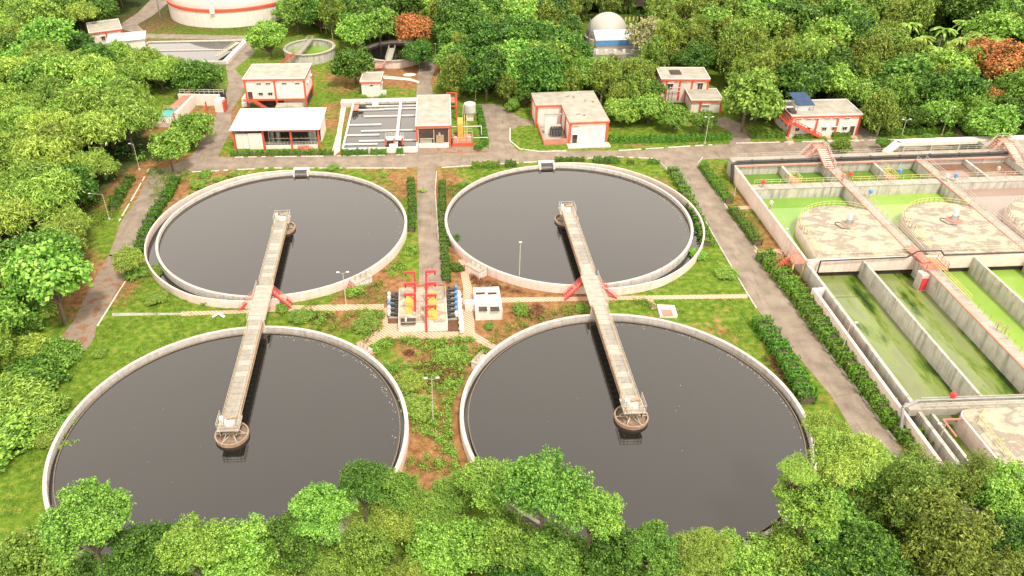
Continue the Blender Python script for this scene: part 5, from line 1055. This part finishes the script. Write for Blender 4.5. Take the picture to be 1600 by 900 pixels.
# ---- the forest
CLEAR = [(232, 140, 335, 205), (105, 34, 215, 80), (262, -10, 445, 48), (290, 62, 400, 100), (440, 55, 525, 100), (590, 60, 640, 108), (912, 18, 1002, 96), (1030, 105, 1135, 180), (1218, 148, 1350, 215), (832, 140, 952, 228), (645, 60, 682, 150), (972, 0, 1012, 14), (180, 0, 270, 50), (700, 140, 745, 170), (1133, 180, 1180, 222), (150, 285, 176, 345), (200, 218, 225, 268), (178, 335, 238, 400), (195, 285, 260, 335), (220, 250, 300, 300), (95, 480, 165, 550), (145, 400, 205, 480), (325, 130, 360, 240), (1535, 70, 1640, 125), (1410, 34, 1530, 74), (630, 28, 670, 60)]
FT = []
def forest(zone, n_try, mix, rr, where, lod=2, zmul=(.75, 1.15), maxn=300, hspread=1.):
    poly = FOREST[zone]; c = 0
    P4 = [G(min(max(u, -260), 1860), max(v, -120), 5) for u, v in poly]; xa, xb = min(p[0] for p in P4), max(p[0] for p in P4); ya, yb = min(p[1] for p in P4), min(max(p[1] for p in P4), 420)
    for _ in range(n_try):
        if c >= maxn: break
        x, y = rnd.uniform(xa, xb), rnd.uniform(ya, yb); k = rnd.choices([m_[0] for m_ in mix], [m_[1] for m_ in mix])[0]
        r = rnd.uniform(*rr) * (1.0 if k != 'olive' else .85); zc = r * rnd.uniform(*zmul) * (1.2 if k == 'olive' else 1.) + 1.2
        u, v = P(x, y, zc)
        if not (-90 < u < 1700 and v > -75): continue
        d = math.sqrt(x * x + y * y + CH * CH); rp = r / d * FPX
        g = np.array([u]), np.array([v])
        if not inpoly(*g, poly)[0]: continue
        if any(math.hypot(x - a, y - b) < .54 * (r + q) for a, b, q in placed): continue
        if any(u + rp * .72 > a and u - rp * .72 < c2 and v + rp * .55 > b and v - rp * .5 < d2 for a, b, c2, d2 in CLEAR): continue
        placed.append((x, y, r)); c += 1
        FT.append((tree(x, y, zc, r, k, lod, KN[k] + ' ' + where, KN[k].replace('eucalyptus', 'eucalyptus tree').replace('acacia', 'acacia tree') + 's ' + where, h=1.12 if k == 'olive' else 1.), k, r, u, v))
    return c
cn = [forest('left', 9000, [('feathery', 6.5), ('broad', 3.2), ('dark', 1.0)], (4.2, 7.4), 'in the thicket on the left side'),
      forest('top', 6000, [('dark', 4), ('broad', 3), ('olive', .8)], (4.0, 6.6), 'in the dark grove behind the middle buildings'),
      forest('mid', 2500, [('broad', 4), ('olive', 3), ('dark', 2)], (3.2, 5.2), 'between the gas dome and the L-shaped building'),
      forest('right', 12000, [('olive', 5), ('broad', 3), ('dark', 1.8)], (4.6, 7.2), 'in the forest at the upper right')]
# every forest tree gets a label of its own: kind, size, the nearest thing one can find, and its turn from the left
LM = [('the gas holder', 354, 15, 90), ('the far left pump house', 130, 50, 30), ('the long grey basin', 300, 80, 50), ('the screening unit', 285, 170, 45), ('the left lamp posts', 190, 270, 25), ('the broken track', 150, 460, 40), ('the top left road', 220, 20, 20),
      ('the small green tank', 484, 75, 40), ('the orange flame tree', 648, 45, 30), ('the track leading back', 665, 110, 15), ('the raised water tank', 733, 165, 15), ('the L-shaped building', 893, 170, 55), ('the gas dome', 947, 50, 35), ('the pink ribbed building', 1080, 130, 40),
      ('the office building', 1285, 180, 60), ('the coconut palms', 1480, 55, 45), ('the large orange tree', 1568, 90, 35), ('the right-hand hedge', 1450, 205, 60), ('the top right corner', 1600, 0, 10), ('the top left corner', 0, 0, 10), ('the left photo edge', 0, 250, 10), ('the top right edge', 1200, 0, 60), ('the top middle edge', 800, 0, 60), ('the left lawn', 60, 560, 30)]
fam = {}
for t_, k, r, u, v in FT:
    nm, lu, lv, lr = min(LM, key=lambda q: math.hypot((u - q[1]) * .8, (v - q[2]) * 1.3) - q[3])
    du, dv = u - lu, v - lv
    relw = ('right of' if du > 0 else 'left of') if abs(du) > lr * .9 and abs(du) > abs(dv) * 1.1 else ('behind' if dv < 0 else 'in front of')
    if 'corner' in nm or 'edge' in nm: relw = 'near'
    sz = 'small' if r < 4.6 else ('large' if r > 5.7 else 'mid-sized')
    fam.setdefault((sz, k, relw, nm), []).append((u, t_, v))
KS = {'broad': 'bright', 'feathery': 'feathery', 'olive': 'olive', 'dark': 'dark'}
ORD = ['first', 'second', 'third', 'fourth', 'fifth', 'sixth', 'seventh', 'eighth', 'ninth', 'tenth', 'eleventh', 'twelfth', 'thirteenth', 'fourteenth', 'fifteenth']
for (sz, k, relw, nm), L_ in fam.items():
    rows = [L_]
    if len(L_) > 10:
        q_ = sorted(L_, key=lambda q: -q[2]); n3 = -(-len(q_) // 3); rows = [q_[:n3], q_[n3:2 * n3], q_[2 * n3:]]
    for j, row in enumerate(rows):
        row.sort(key=lambda q: q[0]); n_ = len(row)
        for i, (u, t_, v) in enumerate(row):
            base = '%s %s tree' % (sz, KS[k]); tail = ' %s %s' % (relw, nm) + (', %s rows' % ['nearest', 'middle', 'farthest'][j] if len(rows) > 1 else '')
            t_['label'] = base + tail if n_ == 1 else '%s %s from left%s' % (ORD[min(i, 14)], base, tail)
# palms at the top right
def palm_mesh():
    mb = MB()
    for i in range(20):
        a = PI2 * i / 20 + rnd.uniform(-.1, .1); el = rnd.uniform(.1, .95); L = rnd.uniform(2.4, 3.1); p = Vector((0, 0, 0)); prev = None
        for s_ in range(6):
            f = s_ / 5; q = Vector((math.cos(a) * L * f * math.cos(el * (1 - f * .6)), math.sin(a) * L * f * math.cos(el * (1 - f * .6)), L * (math.sin(el) * f - .75 * f * f))); wd = .42 * (1 - abs(f - .4) * 1.3)
            sd = Vector((-math.sin(a), math.cos(a), 0)) * max(wd, .04); row = [q - sd - Vector((0, 0, .18)), q, q + sd - Vector((0, 0, .18))]
            if prev: mb.add(prev + row, [(0, 1, 4, 3), (1, 2, 5, 4)])
            prev = row
    me = mb.mesh('fronds'); me.materials.append(MATS['leaf_feathery']); return me
pm = palm_mesh()
for k, (u, v) in enumerate(((1440, 62), (1475, 48), (1500, 64), (1530, 58), (1462, 80), (1508, 38), (1560, 66), (1420, 40))):
    x, y = G(u, v, 8); t = thing('palm_tree', 'coconut palm ' + ['left of the palm group', 'second from the left in the palm group', 'in the middle of the palm group', 'right of the middle in the palm group', 'lowest in the palm group', 'rearmost in the palm group', 'at the right end of the palm group', 'at the upper left of the palm group'][k] + ' at the upper right', 'palm', (x, y, 0), rnd.random() * 6, 'coconut palms')
    o = put('fronds', pm, None, t, False); o.location = (0, 0, 8.4); o.scale = (1.25, 1.25, 1.25)
    part('trunk', MB().cone((0, 0, 0), (.1, 0, 8.4), .22, .14, 8), 'pale_bark', t)
# ---- hedges
def hedge(pts, wd, h, label, lf=.13, mat='leaf_hedge', dens=95, rough=.12):
    Q = [Vector((*G(u, v), 0)) for u, v in pts]; c0 = (Q[0] + Q[-1]) / 2
    t = thing('hedge', label, 'hedge', (c0.x, c0.y, 0), 0, 'clipped hedges'); cen = []; nor = []; core = MB()
    for a, b in zip(Q, Q[1:]):
        L = (b - a).length; d = (b - a).normalized(); s_ = Vector((-d.y, d.x, 0)); n = int(L * (wd + 2 * h) * dens)
        tt = rng.uniform(-.02, 1.02, n); per = rng.uniform(0, wd + 2 * h, n); lump = 1 + rough * np.sin(tt * L * 2.1) + rough * np.sin(tt * L * 5.3 + 1) + rng.normal(0, .05, n)
        off = np.where(per < h, -wd / 2, np.where(per > h + wd, wd / 2, per - h - wd / 2)) * lump; z = np.where(per < h, per, np.where(per > h + wd, wd + 2 * h - per, h)) * lump
        P_ = np.array(a)[None] + np.array(d)[None] * (tt * L)[:, None] + np.array(s_)[None] * off[:, None]; P_[:, 2] = z; cen.append(P_)
        nn = np.array(s_)[None] * np.where(per < h, -1, np.where(per > h + wd, 1, 0))[:, None] + np.array([[0, 0, 1.]]) * np.where((per >= h) & (per <= h + wd), 1, .35)[:, None]; nor.append(nn + rng.normal(size=nn.shape) * .5)
        core.beam(a - c0 + Vector((0, 0, h * .42)), b - c0 + Vector((0, 0, h * .42)), wd * .8, h * .82)
    cen = np.concatenate(cen) - np.array([[c0.x, c0.y, 0]])
    put('foliage', leaves_mesh('foliage', cen, np.concatenate(nor), lf, .6, mat), None, t, False); part('stems', core, 'bark', t)
hedge([(691, 290), (691, 340), (694, 390), (698, 442)], 1.3, 1.2, 'long clipped hedge on the right side of the middle road')
hedge([(642, 285), (645, 330), (643, 362)], 1.3, 1.2, 'clipped hedge between the left rear tank and the middle road')
hedge([(1097, 262), (1118, 292), (1138, 318)], 1.5, 1.2, 'short hedge at the top corner beside the green basins'); hedge([(1143, 330), (1165, 358), (1183, 384)], 1.5, 1.2, 'hedge section between the two little paths by the right road')
hedge([(1192, 404), (1240, 460), (1290, 528), (1340, 590), (1392, 660), (1440, 712)], 2.4, 1.7, 'long thick hedge along the pink channel wall at right', .17, dens=70, rough=.16)
hedge([(1186, 508), (1215, 550), (1242, 595), (1260, 632)], 2.3, 1.6, 'thick hedge between the right front tank and the right road', .17, dens=70, rough=.16)
hedge([(1050, 268), (1068, 300), (1090, 345), (1104, 385)], 1.6, .9, 'loose hedge between the right rear tank and the right road', .15, rough=.3)
hedge([(276, 284), (262, 310), (240, 340), (226, 372), (216, 400)], 1.6, 1.1, 'hedge curving along the left rear tank beside the left road', .15, rough=.25)
hedge([(243, 252), (270, 240), (300, 232)], 1.8, 1.3, 'hedge on the far side of the left bend of the road', .16, rough=.25); hedge([(205, 282), (190, 306), (178, 330)], 1.5, 1.1, 'broken hedge below the verge lamp on the left', .16, rough=.35)
hedge([(362, 243), (420, 242), (520, 241)], 1.0, .8, 'low hedge in front of the pale-roofed shed', .14, rough=.25); hedge([(534, 242), (575, 241)], 1.3, 1.1, 'short hedge before the left part of the baffled basin'); hedge([(580, 241), (604, 241)], 1.3, 1.1, 'short hedge left of the white chute'); hedge([(620, 240), (630, 240)], 1.3, 1.1, 'tiny hedge right of the white chute')
hedge([(748, 172), (754, 200), (758, 225), (745, 236)], 1.3, 1.1, 'curved hedge around the water tank yard'); hedge([(952, 222), (1040, 221), (1140, 217)], 1.6, 1.2, 'long low hedge from the L-shaped building to the lamp', .16); hedge([(1172, 214), (1222, 213)], 1.8, 1.3, 'hedge left of the office path', .16)
hedge([(1243, 216), (1268, 215)], 1.0, .7, 'small hedge under the office stair'); hedge([(1300, 213), (1327, 212)], 1.0, .8, 'small hedge under the office windows'); hedge([(1350, 196), (1372, 211), (1430, 209), (1486, 206)], 1.7, 1.3, 'hedge behind the verge right of the office', .16); hedge([(1502, 204), (1600, 198), (1650, 196)], 1.7, 1.2, 'hedge running to the right edge of the photo', .16)
hedge([(738, 262), (780, 260)], 1.5, 1.0, 'rounded hedge above the right rear tank, left of its outlet box'); hedge([(790, 260), (806, 259)], 1.3, 1.1, 'small round bush above the right rear tank'); hedge([(868, 252), (912, 252)], 1.0, .8, 'thin hedge right of the outlet box of the right rear tank'); hedge([(928, 254), (968, 254)], 1.5, 1.1, 'clipped box hedge at the top of the right rear tank')
hedge([(980, 256), (990, 256)], .9, .7, 'tiny bush in the verge right of the box hedge'); hedge([(1013, 254), (1030, 256)], 1.2, .7, 'dark bush at the road corner above the right rear tank'); hedge([(1134, 262), (1150, 262)], 1.2, .8, 'bit of hedge behind the corner of the basins')
hedge([(977, 44), (1020, 42)], 2, 1.2, 'clipped hedge behind the gas dome', .2)
# ---- loose shrubs and weeds
def shrub(u, v, r, kind, label, cat='shrub', mat=None):
    x, y = G(u, v); me, tr = species(kind, 2); t = thing('shrub', label, cat, (x, y, 0), rnd.random() * 6, 'loose shrubs'); o = put('foliage', me, None, t, False); o.location = (0, 0, r * .25); o.scale = (r * 1.1, r, r * .6); return t
for u, v, r, k, lab in ((310, 292, 2.0, 'feathery', 'yellow-green shrub inside the left bend of the road'), (322, 275, 1.6, 'broad', 'shrub at the road edge above the left rear tank'), (345, 283, 1.5, 'feathery', 'second shrub above the left rear tank'), (365, 276, 1.2, 'broad', 'third shrub above the left rear tank'), (424, 265, .8, 'broad', 'tiny shrub on the verge left of the outlet box'), (520, 264, 1.3, 'broad', 'shrub right of the outlet box of the left rear tank'), (326, 474, 1.1, 'broad', 'dark little bush against the left rear tank wall'), (361, 473, 1.2, 'broad', 'bright little bush against the left rear tank wall'),
    (245, 470, 2.0, 'feathery', 'grey-green bush on the lawn below the left rear tank'), (214, 428, 2.2, 'broad', 'shrub squeezed between the left rear tank and the track'), (240, 425, 1.8, 'feathery', 'weedy shrub leaning on the left rear tank channel'), (440, 484, 1.2, 'broad', 'shrub beside the red steps of the left bridge'), (470, 497, 2.0, 'feathery', 'weedy mound right of the left bridge'), (555, 458, 1.6, 'broad', 'shrub by the twin lamp before the left rear tank'),
    (575, 510, 2.4, 'feathery', 'weedy mound at the left of the pump pit'), (812, 486, 1.6, 'broad', 'weedy mound right of the splitter box'), (912, 485, 1.3, 'broad', 'bush beside the right bridge landing'), (765, 512, .9, 'broad', 'low plant in front of the splitter box'), (640, 600, 2.3, 'feathery', 'weedy bush between the front tanks, left side'), (655, 640, 2.5, 'feathery', 'weedy bush beside the front lamp post'), (700, 560, 2.0, 'broad', 'weedy bush under the pump station paving'), (112, 700, 1.5, 'feathery', 'shrub overhanging the left front tank rim'), (100, 665, 1.8, 'broad', 'shrub beside the left front tank rim'), (75, 690, 2.2, 'feathery', 'shrub on the left lawn by the tank'),
    (155, 555, 1.2, 'broad', 'dark low bush at the end of the broken track'), (60, 590, 4, 'dark', 'dark bushes at the left edge of the lawn'), (30, 560, 5, 'feathery', 'feathery bushes at the left edge below the track'), (20, 640, 6, 'feathery', 'large feathery bushes at the left edge'), (60, 655, 4.5, 'feathery', 'feathery bushes left of the left front tank'), (10, 700, 5, 'broad', 'bushes cut by the left edge of the photo'), (90, 560, 3.5, 'broad', 'bushes below the broken track'), (25, 510, 5, 'broad', 'bushes left of the broken track'), (60, 490, 4, 'feathery', 'bushes beside the broken track'),
    (1270, 445, 1.2, 'broad', 'bush growing at the corner of the soil channel'), (1284, 488, 1.3, 'broad', 'small bush against the pink channel wall'), (1377, 612, 1.5, 'broad', 'round bush against the pink channel wall'), (1225, 345, 1.0, 'broad', 'weed bush on the strip beside the basins'), (1165, 262, 1.0, 'broad', 'bush at the basin corner'), (1265, 410, 1.2, 'feathery', 'weed bush under the red access stair'), (1135, 430, 2.0, 'feathery', 'grassy bush beside the right road'), (1090, 400, 1.6, 'broad', 'grassy bush right of the right rear tank'), (600, 275, .9, 'broad', 'small bush on the lawn above the left rear tank'), (725, 290, 1.1, 'broad', 'bush on the lawn left of the right rear tank'), (710, 380, 1.6, 'dark', 'dark shrub beside the middle hedge'), (660, 300, .8, 'broad', 'low weed beside the middle road'), (718, 305, .9, 'broad', 'weed at the top left of the right rear tank'),
    (712, 420, 1.3, 'dark', 'dark weeds along the paved path'), (568, 130, 1.1, 'dark', 'bush behind the small kiosk'), (568, 151, 1.0, 'broad', 'bush at the left foot of the kiosk'), (597, 151, .9, 'broad', 'bush at the right foot of the kiosk'), (385, 172, 1.2, 'broad', 'bush beside the shed corner')):
    shrub(u, v, r, k, lab)
def patch(label, name, polys, n, size, mat, asp=.25, hh=.35, clump=9, avoid=True, up=.8, stuff=True):
    cen = []
    P_ = [[G(u, v) for u, v in pl] for pl in polys]; cnt = 0
    area = [abs(sum(p[i][0] * p[(i + 1) % len(p)][1] - p[(i + 1) % len(p)][0] * p[i][1] for i in range(len(p)))) for p in P_]
    for p, a in zip(P_, area):
        k = int(n * a / sum(area)); xa, xb = min(q[0] for q in p), max(q[0] for q in p); ya, yb = min(q[1] for q in p), max(q[1] for q in p)
        q = np.stack([rng.uniform(xa, xb, k * 3), rng.uniform(ya, yb, k * 3)], 1); q = q[inpoly(q[:, 0], q[:, 1], p)][:k]
        f = np.sin(q[:, 0] * .55 + 1.3 * np.sin(q[:, 1] * .4)) + np.sin(q[:, 1] * .7 + 1.7 * np.sin(q[:, 0] * .33)) + rng.normal(0, .7, len(q)); q = q[f > -.35]
        for c in TANKS: q = q[np.hypot(q[:, 0] - c[0], q[:, 1] - c[1]) > (25.2 if c in (TL, TR) else 24.5)]
        cen.append(q)
    q = np.concatenate(cen); q = np.repeat(q, clump, 0) + rng.normal(0, size * 1.8, (len(q) * clump, 2)); z = rng.uniform(.02, hh, len(q))
    for c in TANKS: k = np.hypot(q[:, 0] - c[0], q[:, 1] - c[1]) > 24.6; q = q[k]; z = z[k]
    nn = rng.normal(size=(len(q), 3)) * .7 + [0, 0, up]
    o = put(name, leaves_mesh(name, np.concatenate([q, z[:, None]], 1), nn, size, asp, mat), None); tag(o, label, name.replace('_', ' '), kind='stuff')
gap = [(560, 560), (600, 530), (740, 530), (770, 550), (735, 610), (722, 700), (740, 740), (620, 740), (640, 660), (620, 590)]
lawnL = [(0, 780), (60, 640), (140, 540), (180, 490), (400, 492), (405, 512), (260, 545), (140, 620), (75, 740), (70, 900), (-60, 900)]
patch('bright green grass of the lawns beside the tanks', 'lawn_grass', [lawnL, [(190, 430), (240, 430), (280, 470), (400, 475), (400, 486), (180, 488)], [(480, 262), (645, 264), (640, 390), (600, 290), (560, 275)], [(690, 262), (850, 258), (740, 280), (700, 320), (688, 300)],
    [(950, 255), (1030, 250), (1095, 340), (1170, 458), (950, 462), (1080, 430), (1110, 380), (1080, 310), (1020, 270)], [(950, 470), (1172, 468), (1195, 500), (1230, 570), (1150, 530), (1040, 490)], [(797, 200), (840, 197), (850, 226), (885, 228), (880, 235), (825, 236), (805, 230), (797, 218)], [(505, 110), (560, 112), (600, 155), (640, 155), (510, 158)], [(250, 40), (450, 46), (440, 56), (235, 54)],
    [(955, 226), (1140, 220), (1140, 224), (950, 232)], [(1175, 216), (1370, 214), (1600, 203), (1600, 211), (1370, 218), (1160, 222)], [(520, 165), (535, 165), (532, 232), (515, 160)], [(1110, 255), (1145, 262), (1180, 318), (1140, 318)], [(1150, 330), (1185, 330), (1225, 385), (1190, 385)], [(1195, 402), (1240, 400), (1262, 440), (1250, 460)]], 9000, .13, 'leaf_weed', hh=.18, clump=8)
patch('tangled green weeds on the rough ground between the tanks', 'weeds', [gap, [(420, 490), (600, 486), (600, 510), (565, 545), (470, 510)], [(450, 470), (600, 440), (610, 475), (440, 480)], [(600, 400), (645, 330), (652, 410), (620, 440)], [(745, 510), (900, 475), (905, 492), (800, 520), (770, 540)], [(960, 470), (1020, 470), (1030, 490), (970, 490)], [(0, 520), (90, 530), (80, 620), (30, 700), (-40, 720)], [(700, 290), (720, 290), (722, 400), (702, 420)], [(230, 262), (300, 268), (260, 320), (240, 330)], [(130, 300), (190, 300), (180, 350), (140, 360)]], 2600, .2, 'leaf_weed', asp=.3, hh=.7, clump=16)
patch('second layer of lush weeds between the tanks', 'lush_weeds', [gap, [(555, 486), (598, 486), (598, 512), (565, 540)], [(440, 492), (520, 488), (515, 508), (450, 505)], [(600, 420), (645, 350), (650, 400), (618, 436)], [(40, 560), (90, 560), (60, 640), (10, 700), (-20, 620)], [(300, 282), (400, 272), (330, 295), (290, 315)]], 620, .16, 'leaf_bright', asp=.3, hh=.8, clump=80)
patch('dry reddish brush on the bare soil around the pump pit', 'dry_brush', [[(735, 430), (850, 458), (850, 464), (740, 450)], [(860, 455), (900, 458), (895, 462), (850, 462)], [(650, 565), (720, 560), (725, 600), (665, 610)], [(470, 490), (520, 490), (510, 505), (470, 500)], [(820, 478), (850, 478), (848, 500), (815, 500)], [(1240, 440), (1256, 440), (1400, 640), (1385, 640)], [(1190, 560), (1215, 560), (1250, 640), (1235, 620)]], 900, .17, 'leaf_dry', asp=.25, hh=.55, clump=16)
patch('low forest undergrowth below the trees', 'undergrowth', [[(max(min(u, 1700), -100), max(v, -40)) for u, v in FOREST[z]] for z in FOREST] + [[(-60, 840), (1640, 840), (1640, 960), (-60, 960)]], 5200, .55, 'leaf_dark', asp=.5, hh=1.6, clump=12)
for u, v, lab in ((554, 446, 'black tangle of dead brush before the left rear tank'), (715, 573, 'dark red leafy bush on the rough ground between the front tanks'), (640, 553, 'small dark red bush below the pump pit')):
    x, y = G(u, v); t = thing('shrub', lab, 'shrub', (x, y, 0)); c = sph(260, 0) * [1.1, .9, .7]; put('foliage', leaves_mesh('foliage', c * rng.uniform(.4, 1, (len(c), 1)), rng.normal(size=c.shape), .16, .3, 'leaf_dry'), None, t, False)
print('trees', NT[0], cn, 'objects', len(bpy.data.objects))
